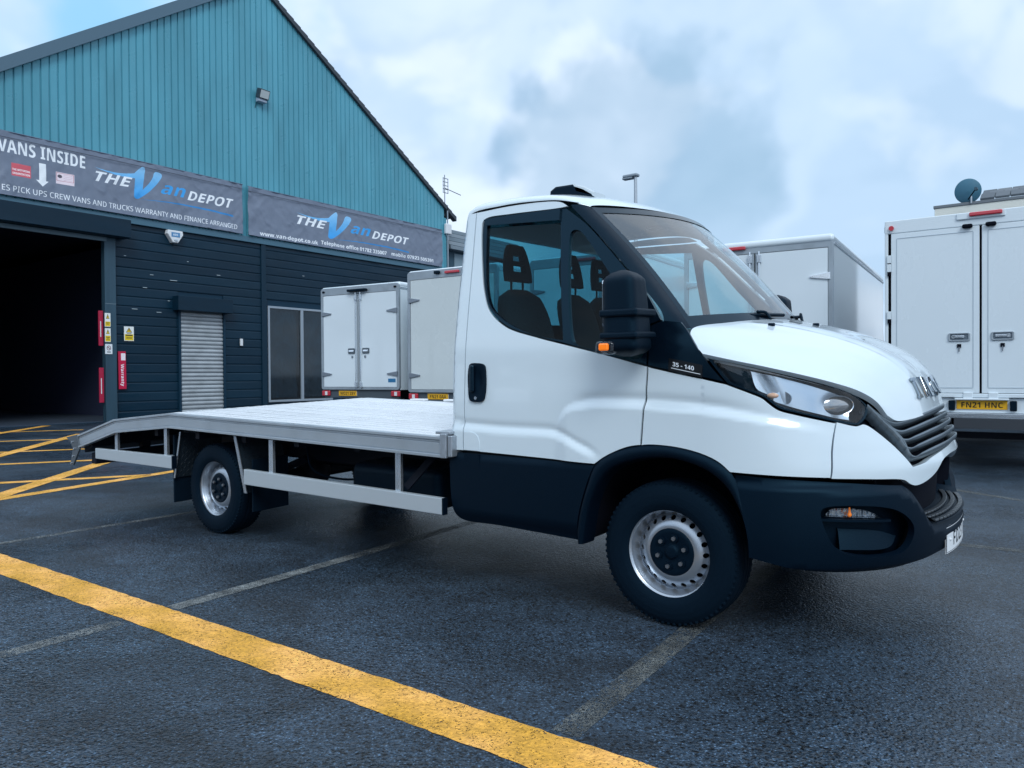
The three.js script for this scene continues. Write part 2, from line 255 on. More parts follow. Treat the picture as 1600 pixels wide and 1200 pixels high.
// pressed swages of the door and front wing
const polyY = (pts) => pchip(pts.map((p) => p[0]), pts.map((p) => p[1]));
const swageY = polyY([[-1.35, .918], [-1.19, .910], [-.91, .899], [-.64, .897], [-.544, .877], [-.449, .836], [-.357, .797], [-.30, .76]]);
const blisterY = polyY([[-.60, .80], [-.585, .88], [-.572, .94], [-.543, 1.005], [-.448, 1.045], [-.284, 1.060], [-.078, 1.055], [.241, 1.035], [.509, .998], [.9, .93]]);
function press(s, y) {
  const a = s < -0.3 ? sstep(0.026, -0.026, y - swageY(s)) * sstep(-0.30, -0.42, s) : 0;
  const b = s > -0.6 ? sstep(0.022, -0.030, y - blisterY(s)) * sstep(-0.60, -0.50, s) * sstep(0.85, 0.5, s) : 0;
  const groove = s < -0.25 ? -0.006 * Math.exp(-(((y - swageY(s) - 0.024) / 0.020) ** 2)) * sstep(-0.30, -0.42, s) : 0, grooveB = s > -0.55 ? -0.008 * Math.exp(-(((y - blisterY(s) - 0.026) / 0.024) ** 2)) * sstep(-0.50, -0.40, s) * sstep(0.6, 0.2, s) : 0;
  return groove + grooveB + 0.012 * a + 0.016 * b - 0.010 * Math.exp(-(((y - 1.18) / 0.1) ** 2)) * (s < 0.2 ? 1 : 0) * 0.4;
}
function surf(off, usePress) { return (s, y) => { const p = wrap0(s, y), n = wrapN(s, y), o = (typeof off === 'function' ? off(s, y) : off) + (usePress ? press(s, y) : 0); return [p[0] + n.x * o, p[1] + n.y * o, p[2] + n.z * o]; }; }
const LEAN = 0.03;
function lean(g) { const p = g.attributes.position; for (let i = 0; i < p.count; i++) p.setY(i, p.getY(i) + (1 - p.getZ(i)) * LEAN); return g; }

// outlines: points [s, y, 1 = corner]; runs between corners are splines
function outline(pts, step) {
  const n = pts.length, out = [], corner = pts.map((p) => p[2] === 1), k0 = Math.max(0, corner.indexOf(true));
  if (!corner.some(Boolean)) { const c = new THREE.CatmullRomCurve3(pts.map((p) => V3(p[0], p[1], 0)), true, 'centripetal'), m = Math.ceil(c.getLength() / step); return c.getSpacedPoints(m).slice(0, -1).map((p) => [p.x, p.y]); }
  let i = 0;
  while (i < n) {
    const run = [pts[(k0 + i) % n]]; let j = i + 1; while (j < n && !corner[(k0 + j) % n]) { run.push(pts[(k0 + j) % n]); j++; } run.push(pts[(k0 + j) % n]);
    const c = new THREE.CatmullRomCurve3(run.map((p) => V3(p[0], p[1], 0)), false, 'centripetal'), m = Math.max(1, Math.ceil(c.getLength() / step));
    for (const p of c.getSpacedPoints(m).slice(0, -1)) out.push([p.x, p.y]);
    i = j;
  }
  return out;
}
const area2 = (l) => l.reduce((s, p, i) => { const q = l[(i + 1) % l.length]; return s + p[0] * q[1] - q[0] * p[1]; }, 0);
function insetLoop(l, d) { const sgn = area2(l) > 0 ? 1 : -1, n = l.length; return l.map((p, i) => { const a = l[(i + n - 1) % n], b = l[(i + 1) % n]; let tx = b[0] - a[0], ty = b[1] - a[1]; const L = Math.hypot(tx, ty) || 1; return [p[0] - ty / L * d * sgn, p[1] + tx / L * d * sgn]; }); }
function insideLoops(loops, x, y) { let c = false; for (const l of loops) for (let i = 0, j = l.length - 1; i < l.length; j = i++) if ((l[i][1] > y) !== (l[j][1] > y) && x < (l[j][0] - l[i][0]) * (y - l[i][1]) / (l[j][1] - l[i][1]) + l[i][0]) c = !c; return c; }
function delaunay(P) {
  const n = P.length, pts = P.map(([x, y], i) => [x + (hash3(i, 1, 1) - 0.5) * 2e-6, y + (hash3(i, 2, 1) - 0.5) * 2e-6]); pts.push([-50, -50], [60, -50], [0, 70]);
  const circ = (a, b, c) => { const [ax, ay] = pts[a], [bx_, by] = pts[b], [cx, cy] = pts[c], d = 2 * (ax * (by - cy) + bx_ * (cy - ay) + cx * (ay - by)), A = ax * ax + ay * ay, B = bx_ * bx_ + by * by, C = cx * cx + cy * cy, ux = (A * (by - cy) + B * (cy - ay) + C * (ay - by)) / d, uy = (A * (cx - bx_) + B * (ax - cx) + C * (bx_ - ax)) / d; return [a, b, c, ux, uy, (ax - ux) ** 2 + (ay - uy) ** 2]; };
  const order = [...Array(n).keys()].sort((a, b) => pts[a][0] - pts[b][0]);
  let open = [circ(n, n + 1, n + 2)]; const done = [];
  for (const i of order) {
    const [x, y] = pts[i], edges = new Map(), keep = [];
    for (const t of open) {
      const dx = x - t[3]; if (dx > 0 && dx * dx > t[5]) { done.push(t); continue; }
      if (dx * dx + (y - t[4]) ** 2 < t[5]) for (const [a, b] of [[t[0], t[1]], [t[1], t[2]], [t[2], t[0]]]) { const k = a < b ? a * 100000 + b : b * 100000 + a; edges.set(k, edges.has(k) ? null : [a, b]); } else keep.push(t);
    }
    open = keep; for (const e of edges.values()) if (e) open.push(circ(e[0], e[1], i));
  }
  return done.concat(open).filter((t) => t[0] < n && t[1] < n && t[2] < n).map((t) => t.slice(0, 3));
}
// a pressed panel: outline in (s, y), laid on a surface, with turned-in edges
function panel(pts, F, { holes = [], step = 0.03, edge = 0.014, inset = 0.0034, thick = 0.015, uvScale = 1 } = {}) {
  const loops = [insetLoop(outline(pts, edge), inset), ...holes.map((h) => insetLoop(outline(h, edge), -inset))];
  const P = loops.flat(), nb = P.length; let x0 = 9, x1 = -9, y0 = 9, y1 = -9; for (const [x, y] of loops[0]) { x0 = Math.min(x0, x); x1 = Math.max(x1, x); y0 = Math.min(y0, y); y1 = Math.max(y1, y); }
  let row = 0; for (let y = y0; y < y1; y += step * 0.87, row++) for (let x = x0 + (row % 2) * step / 2; x < x1; x += step) {
    const qx = x + (hash3(row, Math.round(x * 1000), 4) - 0.5) * step * 0.1, qy = y; if (!insideLoops(loops, qx, qy)) continue;
    let near = false; for (let i = 0; i < nb; i++) if ((P[i][0] - qx) ** 2 + (P[i][1] - qy) ** 2 < (0.6 * edge + 0.15 * step) ** 2) { near = true; break; } if (!near) P.push([qx, qy]);
  }
  const T = delaunay(P).filter(([a, b, c]) => insideLoops(loops, (P[a][0] + P[b][0] + P[c][0]) / 3, (P[a][1] + P[b][1] + P[c][1]) / 3));
  const e = 0.003, Q = P.map(([s, y]) => F(s, y)), Nn = P.map(([s, y]) => { const a = F(s - e, y), b = F(s + e, y), c = F(s, y - e), d = F(s, y + e); return V3(b[0] - a[0], b[1] - a[1], b[2] - a[2]).cross(V3(d[0] - c[0], d[1] - c[1], d[2] - c[2])).normalize(); });
  const pos = [], nor = [], uv = [];
  for (let [a, b, c] of T) { if ((P[b][0] - P[a][0]) * (P[c][1] - P[a][1]) - (P[c][0] - P[a][0]) * (P[b][1] - P[a][1]) < 0) [b, c] = [c, b]; for (const k of [a, b, c]) { pos.push(...Q[k]); nor.push(Nn[k].x, Nn[k].y, Nn[k].z); uv.push(P[k][0] * uvScale, P[k][1] * uvScale); } }
  if (thick) { let k0 = 0; loops.forEach((l, li) => { const flip = (area2(l) > 0) === (li === 0); for (let i = 0; i < l.length; i++) { const a = k0 + i, b = k0 + (i + 1) % l.length, A = Q[a], B = Q[b], A2 = [A[0] - Nn[a].x * thick, A[1] - Nn[a].y * thick, A[2] - Nn[a].z * thick], B2 = [B[0] - Nn[b].x * thick, B[1] - Nn[b].y * thick, B[2] - Nn[b].z * thick], quad = flip ? [A, A2, B, B, A2, B2] : [A, B, A2, B, B2, A2], nn = V3(quad[1][0] - quad[0][0], quad[1][1] - quad[0][1], quad[1][2] - quad[0][2]).cross(V3(quad[2][0] - quad[0][0], quad[2][1] - quad[0][1], quad[2][2] - quad[0][2])).normalize(); for (const q of quad) { pos.push(...q); nor.push(nn.x, nn.y, nn.z); uv.push(0, 0); } } k0 += l.length; }); }
  const g = new THREE.BufferGeometry(); g.setAttribute('position', new THREE.Float32BufferAttribute(pos, 3)); g.setAttribute('normal', new THREE.Float32BufferAttribute(nor, 3)); g.setAttribute('uv', new THREE.Float32BufferAttribute(uv, 2)); return g;
}
const both = (g) => merge(g, mirrorZ(g));
// a bar swept along a path on the cab surface, section w (height) x d (depth)
function wrapBar(path, off, h, d, tilt = 0, n = 60) {
  const c = new THREE.CatmullRomCurve3(path.map((p) => V3(p[0], p[1], 0)), false, 'centripetal'), P = c.getSpacedPoints(n);
  const sec = []; for (let i = 0; i < 12; i++) { const a = i / 12 * 2 * Math.PI, sx = Math.sign(Math.cos(a)) * Math.abs(Math.cos(a)) ** 0.5, sy = Math.sign(Math.sin(a)) * Math.abs(Math.sin(a)) ** 0.5; sec.push([sx * d / 2, sy * h / 2]); }
  const g = grid(n, 12, (u, v) => { const q = P[Math.round(u * n)], a = wrap0(q.x, q.y), N = wrapN(q.x, q.y), [dx, dy] = sec[Math.round(v * 12) % 12], t = c.getTangent(u), ty = Math.abs(t.x); const o = off + dx; return [a[0] + N.x * o - t.y * dy * 0.6 * N.z, a[1] + N.y * o + dy * (0.35 + 0.65 * ty) + dx * tilt, a[2] + N.z * o + t.y * dy * 0.6 * N.x]; });
  return g;
}
// ---------------------------------------------------------------- the recovery truck
const truck = thing('recovery_truck', 'white cab recovery truck with flat aluminium deck and sloping tail', 'truck');
const tp = (name, geo, mat, parent = truck, label) => part(parent, name, lean(geo), mat, label);
const C1 = 1;
const doorPts = [[-1.197, .779, C1], [-1.197, 1.44], [-1.205, 1.88], [-1.215, 2.13, C1], [-.965, 2.137], [-.708, 2.125], [-.63, 2.108], [-.585, 2.078, C1], [-.641, 2.075], [-.957, 2.085], [-1.128, 2.085], [-1.157, 2.070], [-1.160, 2.03], [-1.126, 1.797], [-1.096, 1.667], [-1.046, 1.556], [-.927, 1.462], [-.711, 1.395], [-.538, 1.353], [-.305, 1.296], [-.076, 1.236, C1], [-.084, 1.091], [-.102, .862, C1], [-.163, .851], [-.232, .826], [-.303, .790], [-.350, .757, C1], [-.784, .769]];
const door = tp('door', panel(doorPts, surf(0, true), { step: 0.017, edge: 0.012 }), M.paint);
const doorL = tp('door', mirrorZ(panel(doorPts, surf(0, true), { step: 0.05, edge: 0.03 })), M.paint);
const framePts = [[-.600, 2.072, C1], [-.641, 2.073], [-.957, 2.083], [-1.126, 2.083], [-1.154, 2.068], [-1.158, 2.03], [-1.124, 1.797], [-1.094, 1.667], [-1.044, 1.556], [-.925, 1.464], [-.709, 1.397], [-.536, 1.355], [-.303, 1.298], [-.078, 1.240, C1], [-.075, 1.43, C1], [-.012, 1.452, C1], [-.099, 1.588], [-.224, 1.722], [-.466, 1.970]];
const glassPts = [[-1.124, 2.036, C1], [-.632, 2.003, C1], [-.600, 1.7], [-.556, 1.378, C1], [-.671, 1.396], [-.805, 1.434], [-.939, 1.498], [-1.035, 1.574], [-1.074, 1.66], [-1.10, 1.80]];
const quarterPts = [[-.560, 1.905], [-.550, 1.94], [-.512, 1.938], [-.318, 1.708], [-.118, 1.462], [-.095, 1.40], [-.098, 1.30], [-.125, 1.274], [-.47, 1.352], [-.495, 1.375]];
for (const [d, k] of [[door, 1], [doorL, -1]]) {
  const fl = (g) => (k > 0 ? g : mirrorZ(g));
  tp('window_frame', fl(panel(framePts, surf(-0.002), { holes: [glassPts, quarterPts], step: 0.035, thick: 0.03 })), M.gloss, d);
  tp('window_glass', fl(panel(glassPts, surf(-0.014), { step: 0.06, edge: 0.03, thick: 0, inset: -0.006 })), M.glass, d);
  tp('quarter_glass', fl(panel(quarterPts, surf(-0.012), { step: 0.06, edge: 0.03, thick: 0, inset: -0.006 })), M.glass, d);
  // wind deflector along the top of the window
  tp('wind_deflector', fl(panel([[-1.152, 2.078, C1], [-.957, 2.080], [-.63, 2.072, C1], [-.628, 2.004, C1], [-1.128, 2.036, C1]], surf(0.010), { step: 0.05, thick: 0.012 })), M.gloss, d);
  // door handle: black recess, grip and lock
  const hp = [[-1.166, 1.14], [-1.168, 1.22], [-1.155, 1.262], [-1.10, 1.268], [-1.052, 1.255], [-1.040, 1.20], [-1.040, 1.10], [-1.055, 1.056], [-1.10, 1.048], [-1.150, 1.058]];
  const hd = tp('door_handle', fl(panel(hp, surf((s, y) => 0.012 - 0.009 * Math.exp(-(((s + 1.085) / 0.024) ** 2) - (((y - 1.17) / 0.055) ** 2)), true), { step: 0.01, edge: 0.01, thick: 0.012 })), M.plastic, d);
  tp('grip', fl(bx(-1.142, -1.112, 1.105, 1.255, 1.003, 1.026, 0.010)), M.gloss, hd);
  tp('lock', fl(cyl(0.009, 0.009, 0.008, 'z', -1.105, 1.073, 1.012)), M.chrome, hd);
  tp('fuel_flap', fl(panel([[-1.19, .885, C1], [-1.135, .885], [-1.095, .868], [-1.078, .825], [-1.078, .782, C1], [-1.19, .783, C1]], surf(0.0035, true), { step: 0.02, edge: 0.01, inset: 0.001, thick: 0.004 })), M.paint, d);
}
// white corner pillars behind the doors
const pil = [[-1.305, .774, C1], [-1.305, 1.98, C1], [-1.303, 2.06], [-1.292, 2.105], [-1.268, 2.128, C1], [-1.215, 2.13, C1], [-1.205, 1.88], [-1.197, 1.44], [-1.197, .779, C1]];
const pilSurf = (s, y) => { const p = surf(0, true)(s, y); const k = clamp((-1.26 - s) / 0.045); p[2] -= 0.03 * k * k; return p; };
tp('corner_pillar', panel(pil, pilSurf, { edge: 0.02 }), M.paint); tp('corner_pillar', mirrorZ(panel(pil, pilSurf, { edge: 0.04 })), M.paint);
// black lower sills
const sill = [[-1.300, .770, C1], [-.784, .764], [-.352, .754, C1], [-.396, .657], [-.441, .524], [-.460, .434], [-.465, .352, C1], [-.971, .372], [-1.235, .379], [-1.270, .405], [-1.292, .49]];
const sillS = (s, y) => { const p = surf((a, b) => 0.006 + 0.010 * sstep(0.772, 0.73, b) - 0.03 * sstep(0.45, 0.35, b))(s, y); return p; };
for (const f of [(g) => g, mirrorZ]) { const o = tp('sill_panel', f(panel(sill, sillS, { thick: 0.03 })), M.plastic); tp('sill_flap', f(panel([[-1.188, .765, C1], [-1.08, .764, C1], [-1.08, .70], [-1.09, .692], [-1.188, .693, C1]], surf(0.0175), { inset: 0.001, thick: 0.004, step: 0.02 })), M.plastic, o); }
// front wings
const fend = [[-.073, 1.234, C1], [.083, 1.200], [.326, 1.153, C1], [.44, 1.114], [.502, 1.089], [.529, 1.067], [.569, 1.039], [.652, 1.016], [.829, .976, C1], [.781, .872], [.752, .742, C1], [.330, .762, C1], [.280, .804], [.206, .835], [.083, .860], [-.046, .866], [-.098, .861, C1], [-.080, 1.091]];
tp('front_wing', panel(fend, surf(0, true), { step: 0.018, edge: 0.012 }), M.paint); tp('front_wing', mirrorZ(panel(fend, surf(0, true), { step: 0.05, edge: 0.03 })), M.paint);
// black panel between wing, pillar and bonnet
const tri = [[-.073, 1.425, C1], [-.010, 1.448], [.088, 1.440, C1], [.122, 1.400], [.195, 1.290], [.326, 1.158, C1], [.083, 1.204], [-.072, 1.238, C1]];
const triR = tp('wing_trim', panel(tri, surf(0.001), { step: 0.03 }), M.gloss); tp('wing_trim', mirrorZ(panel(tri, surf(0.001), { step: 0.05, edge: 0.03 })), M.gloss);
// bonnet
const cr = (pts) => { const c = new THREE.CatmullRomCurve3(pts.map((p) => V3(...p)), false, 'centripetal'); return (t) => c.getPointAt(clamp(t)); };
const hoodE0 = cr([[.34, 1.458, 0], [.29, 1.455, .35], [.19, 1.437, .65], [.10, 1.408, .87], [.135, 1.35, .958], [.198, 1.289, .991]]), hoodS = cr([[.198, 1.289, .991], [.347, 1.254, .978], [.475, 1.223, .94], [.706, 1.152, .801], [.803, 1.107, .711], [.856, 1.06, .652], [.892, .998, .614]]);
const hoodE1 = cr([[1.015, .985, 0], [1.011, .985, .15], [.997, .982, .322], [.965, .973, .456], [.920, .973, .571], [.892, .998, .614]]), hoodC = cr([[.34, 1.458, 0], [.55, 1.392, 0], [.775, 1.292, 0], [.885, 1.218, 0], [.955, 1.13, 0], [.992, 1.055, 0], [1.015, .985, 0]]);
function hoodP(u, w) { // u cowl->grille, w in [-1,1]
  const v = Math.abs(w), sg = w < 0 ? -1 : 1, e0 = hoodE0(v), e1 = hoodE1(v), s = hoodS(u), c = hoodC(u);
  const A0 = hoodE0(0), A1 = hoodE0(1), B0 = hoodE1(0), B1 = hoodE1(1);
  const q = ['x', 'y', 'z'].map((k) => (1 - u) * e0[k] + u * e1[k] + (1 - v) * c[k] + v * s[k] - ((1 - u) * ((1 - v) * A0[k] + v * A1[k]) + u * ((1 - v) * B0[k] + v * B1[k])));
  const dome = Math.sin(Math.PI * clamp(u)) * Math.sin(Math.PI * v) ; q[1] += 0.035 * dome; q[0] += 0.045 * dome * u; q[2] += 0.035 * dome * v;
  const crease = Math.exp(-(((v - (0.52 - 0.10 * u)) / 0.035) ** 2)) * sstep(0, .15, u) * sstep(.95, .6, u) * 0.006; q[1] += crease;
  return [q[0], q[1], q[2] * sg];
}
const hood = tp('bonnet', grid(70, 110, (u, v) => hoodP(u, 1 - 2 * v)), M.paint);
tp('bonnet_edge', merge([1, -1].map((k) => grid(40, 2, (u, v) => { const q = hoodP(u, k); return [q[0] - 0.012 * v, q[1] - 0.025 * v, q[2] - k * 0.022 * v]; })), grid(2, 60, (u, v) => { const q = hoodP(1, 1 - 2 * v); return [q[0] - 0.05 * u, q[1] - 0.012 * u, q[2]]; })), M.paint, hood);
for (const w of [0.52, 0.1]) { const q = hoodP(0.16, w); tp('washer_jet', bx(q[0] - .015, q[0] + .015, q[1] - .004, q[1] + .012, q[2] - .012, q[2] + .012, .005), M.plastic, hood); }
// maker's lettering on the bonnet nose
{
  const word = 'IVECO', wts = [0.46, 0.31, 0.14, -0.03, -0.21];
  [...word].forEach((ch, i) => {
    const g = new TextGeometry(ch, { font, size: 0.100, depth: 0.006, curveSegments: 6, bevelEnabled: true, bevelSize: 0.0015, bevelThickness: 0.002, bevelSegments: 1 }); g.computeBoundingBox(); g.translate(-(g.boundingBox.min.x + g.boundingBox.max.x) / 2, -0.052, 0);
    const w = wts[i], u0 = 0.865, c = V3(...hoodP(u0, w)), t = V3(...hoodP(u0, w - 0.02)).sub(V3(...hoodP(u0, w + 0.02))).normalize(), up = V3(...hoodP(u0 - 0.03, w)).sub(V3(...hoodP(u0 + 0.03, w))).normalize(), n = t.clone().cross(up).normalize(), up2 = n.clone().cross(t);
    g.applyMatrix4(new THREE.Matrix4().makeBasis(t, up2, n).setPosition(c.addScaledVector(n, 0.003)));
    tp('badge_letter', g, std([0.45, 0.50, 0.55], 0.10, 1), hood);
  });
}
// windscreen, its black border, pillars, roof
const W0 = (v) => [.10 + .22 * (1 - v * v), 1.395 + .03 * (1 - v * v), .872 * v], W1 = (v) => [-.49 + .19 * (1 - v * v), 2.068 + .025 * (1 - v * v), .80 * v];
function wsP(u, w, o = 0) { const a = W0(w), b = W1(w), k = Math.sin(Math.PI * u) * 0.022 + o; return [mix(a[0], b[0], u) + k * 0.78, mix(a[1], b[1], u) + k * 0.62, mix(a[2], b[2], u)]; }
const ws = tp('windscreen', grid(30, 50, (u, v) => wsP(u, 1 - 2 * v)), M.screen);
tp('windscreen_border', merge(grid(3, 50, (u, v) => wsP(0.945 + 0.055 * u, 1 - 2 * v, 0.003)), grid(3, 50, (u, v) => wsP(0.10 * u, 1 - 2 * v, 0.003)), ...[1, -1].map((k) => grid(30, 2, (u, v) => wsP(u, k * (1 - 0.035 * v), 0.0035)))), M.gloss, ws);
const pillarOut = polyY([[1.30, 0], [1.448, 0], [1.594, -.099], [1.729, -.224], [1.978, -.466], [2.077, -.573]].map(([y, x]) => [y, x]));
const pillarG = grid(40, 8, (u, v) => { const y = mix(1.405, 2.085, u), a = [pillarOut(y), y, sideZ(y) - 0.001], uu = clamp((y - 1.395) / (2.068 - 1.395)), b = wsP(uu, 1, 0.004); const k = Math.sin(Math.PI * v) * 0.016; return [mix(a[0], b[0], v) + k * 0.6, mix(a[1], b[1], v) + k * 0.2, mix(a[2], b[2], v) + k * 0.75]; });
tp('windscreen_pillar', pillarG, M.plastic); tp('windscreen_pillar', mirrorZ(pillarG.clone()), M.plastic);
const roofS = cr([[-.49, 2.072, .803], [-.56, 2.095, .840], [-.66, 2.122, .851], [-.80, 2.136, .852], [-.965, 2.143, .852], [-1.215, 2.138, .850], [-1.272, 2.122, .842]]), roofC = cr([[-.30, 2.094, 0], [-.42, 2.150, 0], [-.60, 2.195, 0], [-.85, 2.222, 0], [-1.08, 2.230, 0], [-1.25, 2.228, 0], [-1.305, 2.205, 0]]);
function roofP(u, w) { const v = Math.abs(w), s = roofS(u), c = roofC(u), rise = (1 - v ** 3.6) ** (1 / 2.5); return [mix(c.x, s.x, u > 0.9 ? v * v * (1 - (u - 0.9) * 4) : v * v), s.y + (c.y - s.y) * rise, s.z * w]; }
const roof = tp('cab_roof', grid(40, 80, (u, v) => roofP(u, Math.sin((1 - 2 * v) * Math.PI / 2))), M.paint);
tp('roof_back', grid(6, 60, (u, v) => { const w = Math.sin((1 - 2 * v) * Math.PI / 2), q = roofP(1, w); return [q[0], mix(q[1], 2.05, u), q[2]]; }), M.paint, roof);
tp('drip_rail', tube([[-.54, 2.092, .842], [-.66, 2.120, .854], [-.80, 2.134, .855], [-.965, 2.142, .854], [-1.20, 2.137, .853]], 0.0028, 40, 6), M.dark, roof);
// roof marker lamps
for (const k of [1, -1]) {
  const sec = [[-.14, .02], [-.135, .055], [-.10, .075], [.02, .072], [.085, .045], [.15, .004], [.15, -.045], [-.14, -.03]];
  const g = extr(sec, 0.11, 0.012).translate(-.70, 2.172, k * 0.60 - 0.055); const o = tp('roof_marker_lamp', g, M.plastic);
  tp('lamp_lens', extr([[.012, .070], [.085, .046], [.148, .008], [.148, -.02], [.03, .02]], 0.118, 0.008).translate(-.697, 2.174, k * 0.60 - 0.059), phys([0.55, 0.62, 0.66], 0.15, { clearcoat: 1 }), o);
}
// cab rear wall with its window
{
  const out = []; for (let y = 0.62; y <= 2.12; y += 0.05) out.push([sideZ(y) - 0.031, y]); for (let i = 0; i <= 20; i++) { const w = Math.cos(i / 20 * Math.PI), q = roofP(1, w); out.push([q[2] * 0.98, q[1] - 0.003]); } for (let y = 2.12; y >= 0.62; y -= 0.05) out.push([-(sideZ(y) - 0.031), y]);
  const g = extr(out, 0.03, 0, [roundRect(-.70, .70, 1.50, 2.03, .06)]).rotateY(-Math.PI / 2).translate(-1.275, 0, 0); g.scale(1, 1, 1);
  const wall = tp('cab_rear_wall', g, M.paint); tp('rear_window', extr(roundRect(-.705, .705, 1.495, 2.035, .06), 0.004).rotateY(-Math.PI / 2).translate(-1.288, 0, 0), M.glass, wall);
}
// wheel-arch flares
function arch(cx, cy, rI, rO, a0, a1, zIn, zOut) { return grid(60, 8, (u, v) => { const a = mix(a0, a1, u), t = v * Math.PI, r = mix(rO, rI, (1 - Math.cos(t)) / 2), bul = Math.sin(t); return [cx + Math.cos(a) * r * 1.0, cy + Math.sin(a) * r, mix(zIn, zOut, bul ** 0.6) - (v > 0.5 ? (v - 0.5) * 0.10 : 0)]; }); }
{
  const inner = [[-.428, .345], [-.412, .413], [-.381, .546], [-.312, .679], [-.244, .735], [-.113, .780], [.0, .795], [.067, .794], [.206, .757], [.293, .697], [.36, .59], [.40, .46], [.415, .38]], outer = [[-.467, .345], [-.462, .434], [-.441, .524], [-.396, .657], [-.350, .757], [-.250, .822], [-.120, .858], [-.02, .868], [.083, .862], [.240, .822], [.335, .755], [.385, .62], [.415, .46]];
  const ci = new THREE.CatmullRomCurve3(inner.map((p) => V3(p[0], p[1], 0)), false, 'centripetal'), co = new THREE.CatmullRomCurve3(outer.map((p) => V3(p[0], p[1], 0)), false, 'centripetal');
  const f = grid(70, 10, (u, v) => { const a = ci.getPointAt(u), b = co.getPointAt(u), x = mix(b.x, a.x, v), y = mix(b.y, a.y, v), z = wrap0(x, y)[2]; return [x, y, z + 0.004 + 0.018 * Math.sin(Math.PI * Math.min(1, v * 1.15 + 0.05)) ** 0.7 - (v > 0.85 ? (v - 0.85) * 0.6 : 0)]; });
  tp('wheel_arch', f, M.plastic); tp('wheel_arch', mirrorZ(f.clone()), M.plastic);
  const liner = [1, -1].map((k) => merge(grid(40, 2, (u, v) => { const a = ci.getPointAt(u); return [a.x * 1.02, a.y + 0.01, k * mix(0.95, 0.45, v)]; }), bx(-.46, .45, .3, .83, k * .44, k * .46)));
  for (const l of liner) tp('wheel_well', l, M.dark);
}
// white upper bumper with the grille surround
{
  const up = [[.829, .978, C1], [.923, .957], [.965, .963], [1.078, .872], [1.168, .768, C1], [1.266, .779], [1.347, .797], [1.50, .818], [SC, .836, C1], [SC, .792, C1], [1.55, .790], [1.448, .772], [1.372, .728], [1.286, .699], [1.192, .686], [1.150, .696], [1.111, .717], [.95, .732], [.755, .742, C1], [.784, .872]];
  const F = surf((s, y) => 0.006 - 0.012 * sstep(1.1, 1.4, s), false);
  const h = panel(up, F, { thick: 0.03, step: 0.022, edge: 0.012, inset: 0 }); tp('upper_bumper', merge(h, mirrorZ(h)), M.paint);
  // grille: dark back plate and slats
  const gp = [[.985, .968], [1.04, 1.05], [1.09, 1.01, C1], [1.14, .99], [1.27, .99], [1.42, 1.01], [SC, 1.02, C1], [SC, .81, C1], [1.35, .785], [1.168, .755, C1], [1.078, .860]];
  const gb = panel(gp, surf(-0.055), { thick: 0, step: 0.04, inset: -0.01 }); const gr = tp('grille', merge(gb, mirrorZ(gb)), M.dark);
  const gm = std([0.16, 0.20, 0.23], 0.32, 0.55);
  for (let k = 0; k < 5; k++) { const y = 0.968 - k * 0.037, path = [[1.003 + k * 0.022, 1.034 - k * 0.024], [1.058 + k * 0.024, .988 - k * 0.029], [1.105 + k * 0.016, y - .010], [1.15 + k * 0.010, y - .02], [1.25, y - .012], [1.42, y + .006], [SC, y + .018]]; const full = path.concat(path.slice(0, -1).reverse().map(([s, q]) => [2 * SC - s, q])); tp('grille_slat', wrapBar(full, -0.018, 0.026, 0.046, 0.45, 120), gm, gr); }
}
